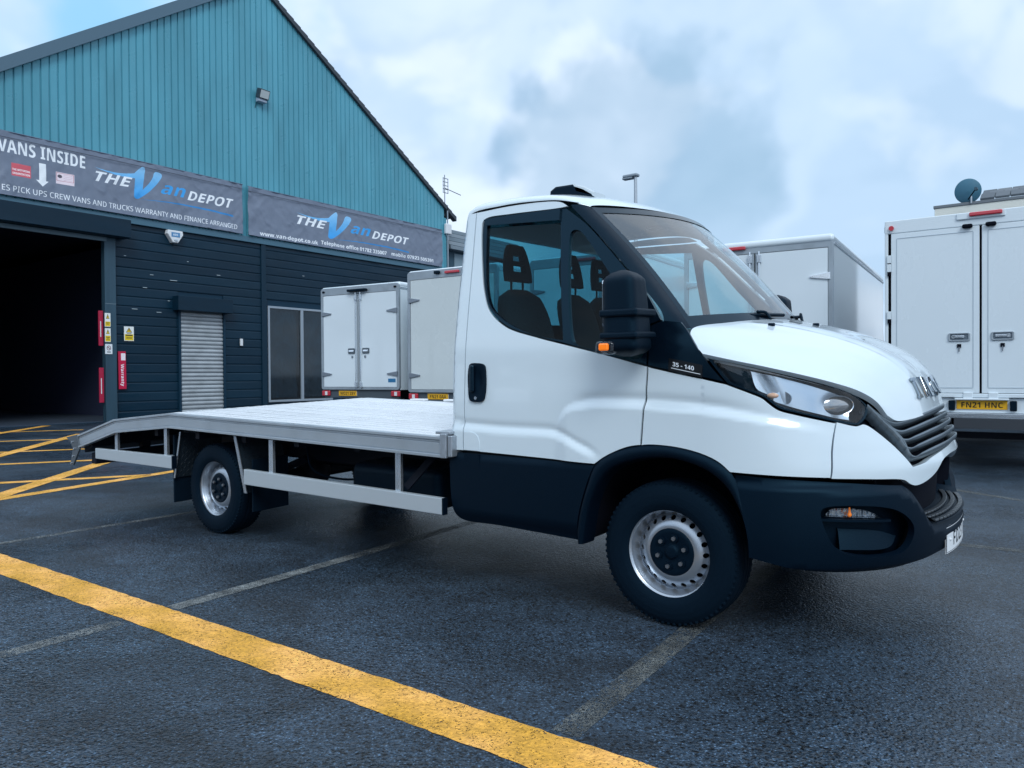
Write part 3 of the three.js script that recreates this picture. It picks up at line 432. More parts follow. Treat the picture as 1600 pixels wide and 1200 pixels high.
// black lower bumper, fog lamps, step pad, number plate
{
  const lo = [[.340, .748, C1], [.752, .726], [1.10, .694, C1], [1.15, .664], [1.19, .626], [1.262, .548], [1.318, .512], [1.50, .502], [SC, .498, C1], [SC, .300, C1], [1.40, .312], [1.118, .316], [.866, .332], [.629, .360], [.415, .396, C1], [.408, .477], [.378, .611]];
  const fogP = [[.699, .612], [.720, .628], [1.035, .600], [1.136, .512], [1.105, .424], [.845, .420], [.752, .472]];
  const topY = polyY([[.33, .75], [.752, .726], [1.10, .694], [1.19, .626], [1.262, .548], [1.318, .512], [1.75, .498]]);
  const F = surf((s, y) => 0.012 + 0.026 * sstep(0.33, 0.6, s) - 0.010 * sstep(1.1, 1.5, s) + 0.010 * Math.sin((y - .3) / .4 * Math.PI) - 0.034 * sstep(-0.045, 0.0, y - topY(s)) - 0.05 * sstep(0.37, 0.30, y));
  const h = panel(lo, F, { holes: [fogP], thick: 0.03, step: 0.026, edge: 0.013, inset: 0 }); const bm = tp('lower_bumper', merge(h, mirrorZ(h)), M.plastic);
  for (const f of [(g) => g, mirrorZ]) {
    const fl = tp('fog_lamp_recess', f(merge(panel(fogP, surf(-0.035), { thick: 0, inset: -0.06, step: 0.04 }), panel([[.80, .43, C1], [1.06, .43], [1.10, .47, C1], [1.0, .50], [.80, .52, C1]], surf((s, y) => -0.03 + 0.045 * (0.52 - y) / 0.1), { thick: 0.01 }), panel([[.712, .563, C1], [1.03, .545, C1], [1.03, .555, C1], [.712, .573, C1]], surf(0.02), { thick: 0.05, inset: 0, edge: 0.02 }))), M.plastic, bm);
    const lp = [[.735, .578, C1], [.752, .606], [.80, .612], [.942, .592], [.99, .560, C1]];
    tp('fog_lamp_lens', f(panel(lp, surf(0.012), { thick: 0.02, step: 0.02 })), M.clear, fl);
    tp('fog_lamp_reflector', f(panel(lp, surf((s) => -0.012 + 0.004 * Math.sin(s * 260)), { thick: 0, step: 0.012 })), std([0.35, 0.40, 0.45], 0.25, 0.9), fl);
    const bp = wrap0(.838, .588), bn = wrapN(.838, .588);
    tp('indicator_bulb', f(merge(new THREE.SphereGeometry(0.009, 12, 8).scale(1, 1.1, 1).translate(bp[0] + bn.x * 0.003, bp[1] - 0.004, bp[2] + bn.z * 0.003), cyl(0.006, 0.003, 0.026, 'y', bp[0] + bn.x * 0.003, bp[1] + 0.014, bp[2] + bn.z * 0.003, 10))), std([0.9, 0.22, 0.01], 0.3, 0, { emissive: lin(1, 0.24, 0.02), emissiveIntensity: 0.2 }), fl);
  }
  // dark recess behind and the tread pad on the step
  const rec = [[1.00, .74, C1], [SC, .84, C1], [SC, .44, C1], [1.15, .45, C1]], rb = panel(rec, surf(-0.10), { thick: 0, step: 0.05, inset: -0.01 });
  tp('bumper_recess', merge(rb, mirrorZ(rb)), M.dark, bm);
  const ledge = grid(60, 6, (u, v) => { const s = mix(1.27, 2 * SC - 1.27, u), q = wrap0(s, .505), n = wrapN(s, .505), o = mix(0.030, -0.10, v), ey = Math.max(0, Math.abs(s - SC) - 0.40) * 0.55; return [q[0] + n.x * o, .503 + ey + v * 0.02, q[2] + n.z * o]; });
  tp('step_ledge', ledge, M.plastic, bm);
  for (const s of [2 * SC - 1.13]) tp('recess_side', grid(6, 6, (u, v) => { const y = mix(.47, .77, u), q = wrap0(s, y), n = wrapN(s, y), o = mix(0.02, -0.16, v); return [q[0] + n.x * o, y, q[2] + n.z * o]; }), M.dark, bm);
  for (const s of [2 * SC - 1.24]) tp('recess_side', grid(6, 6, (u, v) => { const y = mix(.47, .70, u), q = wrap0(s, y), n = wrapN(s, y), o = mix(0.0, -0.16, v); return [q[0] + n.x * o, y, q[2] + n.z * o]; }), M.dark, bm);
  const blk = []; for (let i = -9; i <= 9; i++) for (let r = 0; r < 3; r++) { const s = SC + i * 0.042, q = wrap0(s, .505), n = wrapN(s, .505), o = 0.012 - r * 0.034; blk.push(new RoundedBoxGeometry(0.022, 0.012, 0.034, 1, 0.004).rotateY(Math.atan2(n.x, n.z) + Math.PI / 2).translate(q[0] + n.x * o, .512 + r * 0.006, q[2] + n.z * o)); }
  tp('step_tread', merge(blk), std([0.05, 0.06, 0.07], 0.35), bm);
  const plateTex = canvasTex(1024, 220, (g, w, h) => { g.fillStyle = '#e9edf0'; g.fillRect(0, 0, w, h); g.fillStyle = '#0a0d14'; g.font = 'bold 168px sans-serif'; g.textAlign = 'center'; g.textBaseline = 'middle'; g.fillText('FD23 V', w * 0.42, h * 0.54); g.lineWidth = 5; g.strokeStyle = '#30343c'; g.strokeRect(8, 8, w - 16, h - 16); });
  const pl = grid(40, 1, (u, v) => { const s = mix(SC - 0.285, SC + 0.285, u), q = wrap0(s, .40), n = wrapN(s, .40); return [q[0] + n.x * 0.046, mix(.342, .462, v), q[2] + n.z * 0.046]; });
  const plate = tp('number_plate', pl, std([1, 1, 1], 0.35, 0, { map: plateTex }), bm);
  tp('plate_back', grid(40, 1, (u, v) => { const s = mix(SC - 0.287, SC + 0.287, u), q = wrap0(s, .40), n = wrapN(s, .40); return [q[0] + n.x * 0.040, mix(.339, .465, v), q[2] + n.z * 0.040]; }), M.white, plate);
  for (const d of [-.24, .24]) { const s = SC + d, q = wrap0(s, .40), n = wrapN(s, .40); tp('plate_screw', new THREE.SphereGeometry(0.007, 8, 6).translate(q[0] + n.x * 0.048, .402, q[2] + n.z * 0.048), M.white, plate); };
}
// headlights
{
  const hl = [[.225, 1.270, C1], [.388, 1.243], [.542, 1.210], [.828, 1.139], [.943, 1.097], [.992, 1.062], [1.012, 1.036], [.985, .990], [.939, .962, C1], [.908, .963], [.652, 1.022], [.572, 1.044], [.534, 1.071], [.506, 1.092], [.335, 1.152, C1]];
  for (const f of [(g) => g, mirrorZ]) {
    const h = tp('headlight', f(panel(hl, surf(-0.085), { thick: -0.085, inset: 0.002, step: 0.05 })), M.gloss);
    tp('bezel', f(panel(hl, surf(0.002), { holes: [[[.262, 1.258, C1], [.388, 1.236], [.542, 1.203], [.828, 1.131], [.935, 1.091], [.978, 1.060], [.993, 1.036], [.970, .999], [.932, .975, C1], [.908, .977], [.655, 1.034], [.580, 1.056], [.545, 1.083], [.512, 1.104], [.350, 1.163, C1]]], thick: 0.02, step: 0.03, edge: 0.01 })), M.gloss, h);
    tp('lens', f(panel(hl, surf((s, y) => 0.0), { thick: 0, inset: 0.006, step: 0.04 })), M.clear, h);
    const chromeS = std([0.60, 0.66, 0.71], 0.2, .95);
    tp('reflector', f(panel([[.455, 1.214, C1], [.62, 1.180], [.80, 1.132], [.93, 1.087], [.955, 1.06], [.93, .985, C1], [.80, 1.008], [.66, 1.040], [.58, 1.065], [.535, 1.098], [.475, 1.130]], surf((s, y) => -0.034 + 0.006 * Math.sin(s * 30 + y * 18) * sstep(.7, .5, s) - 0.03 * Math.exp(-(((s - .885) / .07) ** 2 + ((y - 1.04) / .05) ** 2))), { thick: 0.02, step: 0.014, edge: 0.01 })), chromeS, h);
    tp('reflector', f(panel([[.55, 1.078], [.63, 1.06], [.645, 1.10], [.60, 1.125]], surf((s, y) => -0.015 - 0.02 * Math.sin((s - .55) * 30)), { thick: 0.015, step: 0.012, edge: 0.01 })), chromeS, h);
    const q = wrap0(.885, 1.045), n = wrapN(.885, 1.045);
    const bowl = new THREE.SphereGeometry(0.072, 32, 20, 0, 2 * Math.PI, 0, Math.PI * 0.5).scale(1.15, 0.30, 0.62).rotateX(Math.PI / 2).rotateY(Math.atan2(n.x, n.z)).translate(q[0] - n.x * 0.058, q[1], q[2] - n.z * 0.058);
    tp('projector_lens', f(bowl), phys([0.42, 0.41, 0.40], 0.12, { metalness: 0.85, clearcoat: 1 }), h);
    tp('projector_ring', f(new THREE.TorusGeometry(0.072, 0.005, 8, 40).scale(1.15, 0.62, 1).rotateY(Math.atan2(n.x, n.z)).translate(q[0] - n.x * 0.055, q[1], q[2] - n.z * 0.055)), M.chrome, h);
    const q2 = wrap0(.555, 1.098), n2 = wrapN(.555, 1.098);
    tp('bulb', f(new THREE.SphereGeometry(0.016, 12, 8).scale(1.6, 0.8, 1).translate(q2[0] - n2.x * 0.03, q2[1], q2[2] - n2.z * 0.03)), phys([0.75, 0.42, 0.25], 0.1, { clearcoat: 1 }), h);
  }
}
// model badge on the black wing trim
{
  const t = canvasTex(256, 96, (g, w, h) => { g.fillStyle = '#05080f'; g.fillRect(0, 0, w, h); g.fillStyle = '#e8eef4'; g.font = 'bold 46px sans-serif'; g.fillText('35 - 140', 30, 56); g.fillRect(20, 70, 222, 5); });
  const g = grid(12, 4, (u, v) => { const s = mix(.035, .20, u), y = mix(1.215, 1.272, v) - (s - .035) * 0.21, q = wrap0(s, y), n = wrapN(s, y); return [q[0] + n.x * 0.0035, q[1] + n.y * 0.0035, q[2] + n.z * 0.0035]; });
  tp('model_badge', g, std([1, 1, 1], 0.3, 0, { map: t }), triR);
}
// door mirrors
for (const k of [1, -1]) {
  const f = (g) => (k > 0 ? g : mirrorZ(g));
  const sec = (y) => { const t = clamp((y - 1.285) / 0.395), w = 0.101 * (1 - 0.14 * t) * (1 - 0.35 * Math.max(0, t - 0.9) / 0.1) * (1 - 0.3 * Math.max(0, 0.08 - t) / 0.08); return w; };
  const body = grid(28, 32, (u, v) => { const y = mix(1.284, 1.682, u), a = v * 2 * Math.PI, e = 4.6, cs = Math.cos(a), sn = Math.sin(a), cap = Math.sqrt(Math.max(0, 1 - Math.abs(2 * u - 1) ** 12)), r = sec(y) * (0.25 + 0.75 * cap); return [-.112 + Math.sign(cs) * Math.abs(cs) ** (2 / e) * r * 0.93 + (y - 1.48) * -0.05, y, 1.135 + Math.sign(sn) * Math.abs(sn) ** (2 / e) * r * 0.95]; });
  const capT = grid(6, 32, (u, v) => { const a = v * 2 * Math.PI, r = sec(1.682) * 0.25 * (1 - u), cs = Math.cos(a), sn = Math.sin(a); return [-.112 - 0.0101 + Math.sign(cs) * Math.abs(cs) ** 0.625 * r * .93, 1.682, 1.135 + Math.sign(sn) * Math.abs(sn) ** 0.625 * r * .95]; });
  const mr = tp('door_mirror', f(merge(body, capT)), M.plastic);
  tp('mirror_arm', f(merge(bx(-.200, -.006, 1.464, 1.500, 1.03, 1.237, .012), bx(-.200, -.008, 1.364, 1.396, 1.03, 1.236, .012), bx(-.14, -.06, 1.35, 1.50, .975, 1.04, .02))), M.plastic, mr);
  tp('mirror_glass', f(extr(roundRect(1.06, 1.21, 1.42, 1.64, .02), 0.004).rotateY(-Math.PI / 2).translate(-.190, 0, 0)), M.chrome, mr);
  tp('indicator_lens', f(merge(bx(-.214, -.118, 1.296, 1.358, 1.195, 1.252, .018))), M.clear, mr);
  tp('indicator_bulb', f(new RoundedBoxGeometry(.050, .034, .02, 2, .009).translate(-.172, 1.330, 1.238)), std([0.95, 0.22, 0.01], 0.25, 0, { emissive: lin(1, 0.2, 0.01), emissiveIntensity: 0.35 }), mr);
}
// wipers
tp('wiper', merge(tube([[.165, 1.475, .52], [.24, 1.480, .36], [.305, 1.482, .14]], 0.009, 20, 6), tube([[.30, 1.455, .34], [.27, 1.492, .33], [.235, 1.497, .36]], 0.008, 14, 6)), M.plastic);
tp('wiper', merge(tube([[.30, 1.475, -.02], [.30, 1.482, -.18], [.24, 1.487, -.36]], 0.009, 20, 6), tube([[.33, 1.45, -.12], [.31, 1.495, -.16], [.30, 1.49, -.20]], 0.008, 14, 6)), M.plastic);
// inside of the cab
{
  const inn = tp('cab_interior', merge(
    bx(-1.27, -.48, .56, .60, -.93, .93), bx(-.5, .1, .84, .87, -.93, .93), bx(-.5, -.48, .58, .86, -.93, .93), bx(.08, .11, .88, 1.34, -.90, .90), bx(.08, .11, .58, .89, -.42, .42),
    ...[1, -1].map((k) => grid(10, 12, (u, v) => { const x = mix(-1.27, .05, u), y = mix(x > -.48 ? .88 : .58, 1.30 + (x < -.5 ? (-.5 - x) * 0.16 : 0), v); return [x, y, k * (sideZ(y) - 0.055)]; })),
    bx(-1.272, -1.262, .60, 1.50, -.90, .90)), M.trim);
  tp('roof_lining', grid(20, 30, (u, v) => { const q = roofP(mix(.04, .96, u), (1 - 2 * v) * 0.97); return [q[0], q[1] - 0.035, q[2] * .97]; }), M.lining, inn);
  tp('dashboard', merge(grid(24, 40, (u, v) => { const w = 1 - 2 * v, t = u * Math.PI * 0.75; return [.22 - 0.05 * w * w + .12 * (1 - w * w) - 0.50 * u, 1.365 + 0.03 * Math.sin(t) - 0.22 * Math.max(0, u - 0.8) / 0.2 + 0.03 * Math.exp(-(((w - .45) / .2) ** 2)), .86 * w]; }), bx(-.22, .02, .90, 1.17, -.85, .85, .04)), M.trim, inn);
  const sw = new THREE.TorusGeometry(0.20, 0.017, 10, 40); const wheelG = merge(sw, bx(-.19, .19, -.02, .02, -.012, .012, .01), cyl(.05, .05, .03, 'z', 0, 0, 0)).rotateX(-0.5).rotateY(-Math.PI / 2).translate(-.42, 1.27, .46);
  tp('steering_wheel', wheelG, M.plastic, inn);
  const seatBack = (z, w) => grid(16, 24, (u, v) => { const a = v * 2 * Math.PI, e = 3, cs = Math.cos(a), sn = Math.sin(a), shoulder = u > 0.7 ? Math.sqrt(Math.max(0, 1 - ((u - 0.7) / 0.3) ** 2)) : 1, wd = w * (0.35 + 0.65 * shoulder), y = mix(1.0, 1.70, u), x = -.98 - 0.20 * u; return [x + Math.sign(cs) * Math.abs(cs) ** (2 / e) * 0.065 * (u > 0.97 ? 0.5 : 1), y, z + Math.sign(sn) * Math.abs(sn) ** (2 / e) * wd]; });
  const headrest = (z) => { const s = new THREE.Shape(); s.moveTo(-.125, 0); s.lineTo(.125, 0); s.bezierCurveTo(.135, .09, .10, .20, .065, .225); s.lineTo(-.065, .225); s.bezierCurveTo(-.10, .20, -.135, .09, -.125, 0); for (const [y0, y1, w0] of [[.060, .100, .062], [.125, .162, .054]]) { const p = new THREE.Path(); p.moveTo(-w0, y0); p.lineTo(w0, y0); p.lineTo(w0 * .92, y1); p.lineTo(-w0 * .92, y1); p.closePath(); s.holes.push(p); } return merge(extr(s, 0.024, 0.008).rotateY(-Math.PI / 2).rotateZ(0.12).translate(-1.165, 1.752, z), cyl(.007, .007, .12, 'y', -1.188, 1.715, z - .06, 8), cyl(.007, .007, .12, 'y', -1.188, 1.715, z + .06, 8)); };
  for (const [z, w] of [[.50, .235], [-.12, .20], [-.53, .20]]) { tp('seat', merge(seatBack(z, w), bx(-1.05, -.52, .86, 1.02, z - w, z + w, .06)), M.cloth, inn); tp('headrest', headrest(z), M.cloth, inn); }
}
// under the nose: dark engine bay so that nothing shows through the grille
tp('engine_bay', merge(bx(.14, .80, .42, 1.10, -.42, .42), bx(.45, .84, .50, .95, -.62, .62), bx(.12, .30, .85, 1.25, -.88, .88), bx(-1.2, .9, .36, .42, -.42, .42)), M.dark);

// ---------------------------------------------------------------- wheels
const wheelProto = (() => {
  const g = new THREE.Group();
  const tyreProf = [[.206, -.10], [.222, -.112], [.26, -.118], [.30, -.114], [.325, -.104], [.338, -.092], [.343, -.07], [.345, -.045], [.345, -.042], [.338, -.040], [.338, -.034], [.345, -.032], [.346, -.004], [.339, -.003], [.339, .003], [.346, .004], [.345, .032], [.338, .034], [.338, .040], [.345, .042], [.345, .045], [.343, .07], [.338, .092], [.325, .104], [.312, .109], [.311, .1105], [.300, .114], [.282, .1165], [.281, .1175], [.26, .118], [.240, .1165], [.239, .1150], [.222, .112], [.206, .10]].map(([r, w]) => new THREE.Vector2(r, w));
  const blocks = []; for (let i = 0; i < 72; i++) for (const k of [1, -1]) blocks.push(bx(-.007, .007, .316, .3385, k * .080, k * .1035, .003).rotateZ(i / 72 * 2 * Math.PI + (k > 0 ? 0 : .04)));
  part(g, 'tyre', merge(new THREE.LatheGeometry(tyreProf, 96).rotateX(Math.PI / 2), blocks), M.rubber);
  const rimProf = [[.170, -.09], [.195, -.09], [.205, -.02], [.180, .005], [.182, .045], [.196, .066], [.198, .080], [.205, .088], [.216, .093], [.223, .101], [.2225, .106], [.218, .107], [.214, .103]].map(([r, w]) => new THREE.Vector2(r, w));
  const rim = part(g, 'rim', new THREE.LatheGeometry(rimProf, 80).rotateX(Math.PI / 2), M.rim);
  const ringPts = (cx, cy, r, n) => [...Array(n)].map((_, i) => [cx + Math.cos(i / n * 2 * Math.PI) * r, cy + Math.sin(i / n * 2 * Math.PI) * r]);
  const holes = [ringPts(0, 0, .112, 40)]; for (let i = 0; i < 20; i++) { const a = i / 20 * 2 * Math.PI; holes.push(ringPts(Math.cos(a) * .164, Math.sin(a) * .164, .0125, 12)); }
  const disc = panel(ringPts(0, 0, .192, 60), (x, y) => { const r = Math.hypot(x, y), t = clamp((r - .112) / .078); return [x, y, mix(.060, .014, t ** 1.4) + 0.006 * Math.sin(t * Math.PI)]; }, { holes, step: .014, edge: .0055, inset: 0, thick: .006 });
  part(rim, 'disc', disc, M.rim);
  part(rim, 'disc_back', cyl(.17, .17, .01, 'z', 0, 0, -.02, 40), M.dark);
  const capProf = [[0, .070], [.024, .070], [.030, .066], [.034, .058], [.050, .060], [.092, .064], [.110, .064], [.118, .056], [.120, .030]].map(([r, w]) => new THREE.Vector2(r, w));
  const cap = part(g, 'hub_cap', merge(new THREE.LatheGeometry(capProf, 48).rotateX(Math.PI / 2), ...[...Array(6)].map((_, i) => cyl(.021, .019, .012, 'z', Math.cos(i * Math.PI / 3 + .3) * .070, Math.sin(i * Math.PI / 3 + .3) * .070, .064, 16))), M.plastic);
  for (let i = 0; i < 6; i++) part(cap, 'nut', merge(cyl(.0115, .0105, .016, 'z', Math.cos(i * Math.PI / 3 + .3) * .070, Math.sin(i * Math.PI / 3 + .3) * .070, .072, 6)), M.steel);
  return g;
})();
for (const [x, z, ry] of [[0, .835, 0], [-3.7406, .835, 0], [0, -.835, Math.PI], [-3.7406, -.835, Math.PI]]) { const w = wheelProto.clone(); w.name = 'wheel'; w.position.set(x, .3455, z); w.rotation.y = ry; w.rotation.z = 0.25 * x; truck.add(w); }

// ---------------------------------------------------------------- deck, side beams, guards, chassis
{
  const top = [[-1.325, .853], [-4.178, .918], [-5.05, .845], [-5.72, .682]], bot = [[-5.675, .560], [-5.035, .725], [-4.20, .803], [-1.325, .737]];
  const lerpPath = (path, o) => path.map(([x, y], i) => { const a = path[Math.max(0, i - 1)], b = path[Math.min(path.length - 1, i + 1)], L = Math.hypot(b[0] - a[0], b[1] - a[1]); const nx = (b[1] - a[1]) / L, ny = -(b[0] - a[0]) / L; return [x + nx * o, y + ny * o]; });
  const ribbon = (o1, o2, z0, z1, bev = 0) => { const a = lerpPath(top, -o1), b = lerpPath(top, -o2); return extr([...a, ...b.reverse()], z1 - z0, bev).translate(0, 0, z0); };
  for (const k of [1, -1]) {
    const f = (g) => (k > 0 ? g : mirrorZ(g));
    const be = tp('side_beam', f(merge(ribbon(0.004, 0.114, 1.022, 1.044), ribbon(0, 0.017, 1.015, 1.056, 0.002), ribbon(0.023, 0.030, 1.03, 1.0485, 0.001), ribbon(0.100, 0.117, 1.015, 1.058, 0.002), ribbon(0.036, 0.094, 1.03, 1.0475, 0.001))), M.aluDull);
    tp('end_cap', f(merge(bx(-1.327, -1.280, .735, .872, .985, 1.064, .004), bx(-1.277, -1.245, .742, .862, .96, 1.055, .006), bx(-1.372, -1.262, .868, .884, .93, 1.05, .004))), M.galv, be);
    tp('tail_bracket', f(extr([[-5.93, .655], [-5.715, .688], [-5.675, .560], [-5.80, .405], [-5.86, .400], [-5.80, .56], [-5.86, .62]], 0.012, 0.002).translate(0, 0, 1.045)), std([0.11, 0.13, 0.15], 0.5, 0.4), be);
    for (const [x, y] of [[-5.80, .62], [-5.765, .56], [-5.79, .49], [-5.825, .425]]) tp('tail_bolt', f(cyl(.009, .009, .012, 'z', x, y, 1.062, 8)), M.chrome, be);
    // side guards
    const gr = tp('side_guard', f(extr([[-3.213, .432], [-1.331, .409], [-1.331, .503], [-3.213, .540]], 0.028, 0.004).translate(0, 0, 1.012)), std([0.50, 0.56, 0.60], 0.45, 0.35));
    tp('end_plug', f(extr([[-1.331, .408], [-1.319, .408], [-1.319, .504], [-1.331, .504]], 0.034, 0.002).translate(0, 0, 1.010)), M.plastic, gr);
    for (const x of [-2.945, -1.712]) tp('upright', f(bx(x - .022, x + .022, .46, .76, .985, 1.011, .004)), M.alu, gr);
    const gr2 = tp('side_guard', f(extr([[-5.409, .487], [-4.160, .480], [-4.160, .580], [-5.409, .578]], 0.028, 0.004).translate(0, 0, 1.012)), std([0.50, 0.56, 0.60], 0.45, 0.35));
    tp('end_plug', f(extr([[-4.160, .479], [-4.148, .479], [-4.148, .581], [-4.160, .581]], 0.034, 0.002).translate(0, 0, 1.010)), M.plastic, gr2);
    for (const [x, y] of [[-5.105, .74], [-4.31, .81]]) tp('upright', f(bx(x - .02, x + .02, .52, y, .985, 1.011, .004)), M.alu, gr2);
    // tread-plate mudguard round the rear wheel
    const treadBump = dataTex(256, (u, v) => { const c = (a, b) => { const s = (Math.floor(u * 8 + a) + Math.floor(v * 8 + b)) % 2, x = (u * 8) % 1 - .5, y = (v * 8) % 1 - .5, q = s ? (x + y) : (x - y), w = s ? (x - y) : (x + y); return Math.abs(q) < 0.13 && Math.abs(w) < 0.52 ? 1 : 0; }; return c(0, 0); });
    const treadEdge = std([0.50, 0.55, 0.60], 0.33, 0.9, { bumpMap: rep(treadBump, 8), bumpScale: 0.01 }), treadShadeMat = std([0.020, 0.032, 0.045], 0.3, 0.3, { bumpMap: rep(treadBump, 1), bumpScale: 0.006 });  // faces are the same aluminium, with their shade painted in as near-black
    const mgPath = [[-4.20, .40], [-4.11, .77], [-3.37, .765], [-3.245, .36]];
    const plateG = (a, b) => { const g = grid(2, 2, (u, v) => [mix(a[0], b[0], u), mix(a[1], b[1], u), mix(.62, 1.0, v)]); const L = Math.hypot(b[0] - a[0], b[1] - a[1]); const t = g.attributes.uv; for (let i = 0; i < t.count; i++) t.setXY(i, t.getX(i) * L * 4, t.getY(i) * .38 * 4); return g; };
    const mg = tp('mudguard', f(merge(plateG(mgPath[0], mgPath[1]), plateG(mgPath[1], mgPath[2]), plateG(mgPath[2], mgPath[3]))), treadShadeMat);
    for (const e of [[[-4.20, .40], [-4.11, .77], [-4.092, .77], [-4.180, .40]], [[-3.388, .765], [-3.265, .36], [-3.232, .36], [-3.357, .765]]]) tp('mudguard_edge', f(extr(e, .006).translate(0, 0, 1.0)), treadEdge, mg);
    tp('mud_flap', f(bx(-4.235, -4.215, .20, .74, .70, .99, .004)), M.rubber, mg); tp('mud_flap', f(bx(-3.225, -3.21, .22, .60, .66, .97, .004)), M.rubber, mg);
  }
  // planks of the deck
  const brushed = dataTex(512, (u, v) => { const a = pnoise(u * 6, v * 256, 256, 501), b = pfbm(u, v, 5, 5, 510), l = 0.90 + (a - .5) * .08 + (b - .5) * .12; return [l, l, l]; });
  const pm = [0.90, 0.92, 0.88].map((c) => std([c, c * 1.03, c * 1.06], 0.42, 0.15, { map: brushed, roughnessMap: roughNoise }));
  const NP = 11, wz = 2.03 / NP;
  for (let i = 0; i < NP; i++) {
    const z0 = -1.015 + i * wz, a = lerpPath(top, 0.0), b = lerpPath(top, -0.028);
    const g = extr([...a, ...b.reverse()], wz - 0.004, 0.0015).translate(0, 0, z0 + .002); tp('deck_plank', g, pm[i % 3]);
    tp('deck_rib', merge([.3, .7].map((t) => { const c = lerpPath(top, 0.003), d = lerpPath(top, 0.0); return extr([...c, ...d.reverse()], 0.006).translate(0, 0, z0 + wz * t); })), pm[i % 3], truck.children[truck.children.length - 1]);
  }
  tp('front_cross_member', bx(-1.31, -1.285, .74, .85, -1.0, .985, .003), M.aluDull);
  for (const x of [-3.42, -3.0]) tp('tie_down', bx(x - .09, x + .09, .902, .92, -1.03, -.96, .008), M.white);
  tp('tail_board', extr([[-5.72, .68], [-5.60, .70], [-5.55, .58], [-5.70, .52]], 2.0).translate(0, 0, -1.0), M.chassis);
  tp('underrun_bar', merge(bx(-5.62, -5.54, .42, .52, -.98, .98, .01), ...[-.5, .5].map((z) => bx(-5.62, -5.56, .50, .66, z - .04, z + .04))), M.chassis);
  const ch = tp('chassis', merge(...[-.42, .42].map((z) => extr([[-5.3, .66], [-4.3, .72], [-1.2, .66], [.7, .52], [.7, .40], [-1.2, .50], [-4.3, .56], [-5.3, .56]], .07).translate(0, 0, z - .035)), ...[-1.7, -2.4, -3.0, -3.3, -4.3, -4.9].map((x) => bx(x - .04, x + .04, .60, .70, -.42, .42)), ...[-1.5, -2.1, -2.7, -3.3, -3.9, -4.5, -5.0].map((x) => bx(x - .025, x + .025, .72, .80, -.98, .98))), M.chassis);
  tp('rear_axle', merge(cyl(.055, .055, 1.5, 'z', -3.7406, .345, 0), new THREE.SphereGeometry(.15, 20, 14).translate(-3.7406, .345, 0), ...[-.52, .52].map((z) => tube([[-4.35, .56, z], [-3.74, .40, z], [-3.15, .56, z]], .03, 20, 6))), M.chassis, ch);
  tp('front_axle', cyl(.045, .045, 1.5, 'z', 0, .345, 0), M.chassis, ch);
  tp('prop_shaft', cyl(.04, .04, 2.5, 'x', -2.4, .46, 0), M.chassis, ch);
  tp('fuel_tank', bx(-2.35, -1.55, .36, .62, .48, .82, .06), M.plastic, ch, 'black fuel tank');
  tp('battery_box', bx(-2.85, -2.45, .40, .66, -.85, -.48, .03), M.plastic, ch);
  tp('added_spare_wheel', merge(new THREE.TorusGeometry(.26, .09, 12, 40).rotateX(Math.PI / 2).translate(-4.75, .50, 0), cyl(.2, .2, .06, 'y', -4.75, .5, 0)), M.rubber, ch);  // unseen, added to block light and deepen the shade under the deck
  tp('added_gearbox', merge(bx(-1.3, -.5, .34, .62, -.22, .22, .08), bx(-.5, .2, .30, .6, -.3, .3, .06)), M.chassis, ch);  // unseen block, added to keep light out from under the cab
  tp('added_tool_box', bx(-2.1, -1.45, .38, .68, -.98, -.55, .02), M.chassis, ch);  // added on the hidden far side to darken the ground beneath
  tp('exhaust', merge(cyl(.085, .085, .7, 'x', -2.1, .42, -.62), tube([[-1.2, .40, -.5], [-1.7, .42, -.6], [-2.6, .42, -.62], [-3.1, .55, -.62]], .03, 24, 8)), M.steel, ch);
  for (const k of [1, -1]) tp('brace', beam([-1.70, .52, k * .95], [-1.52, .78, k * .80], .05, .012), M.chassis, ch);
  tp('brake_cable', merge(tube([[-2.95, .70, .7], [-2.85, .52, .72], [-2.6, .45, .6], [-2.4, .5, .5]], .008, 24, 6), tube([[-1.55, .74, .6], [-1.53, .6, .62], [-1.53, .42, .62]], .006, 16, 6)), M.rubber, ch);
}

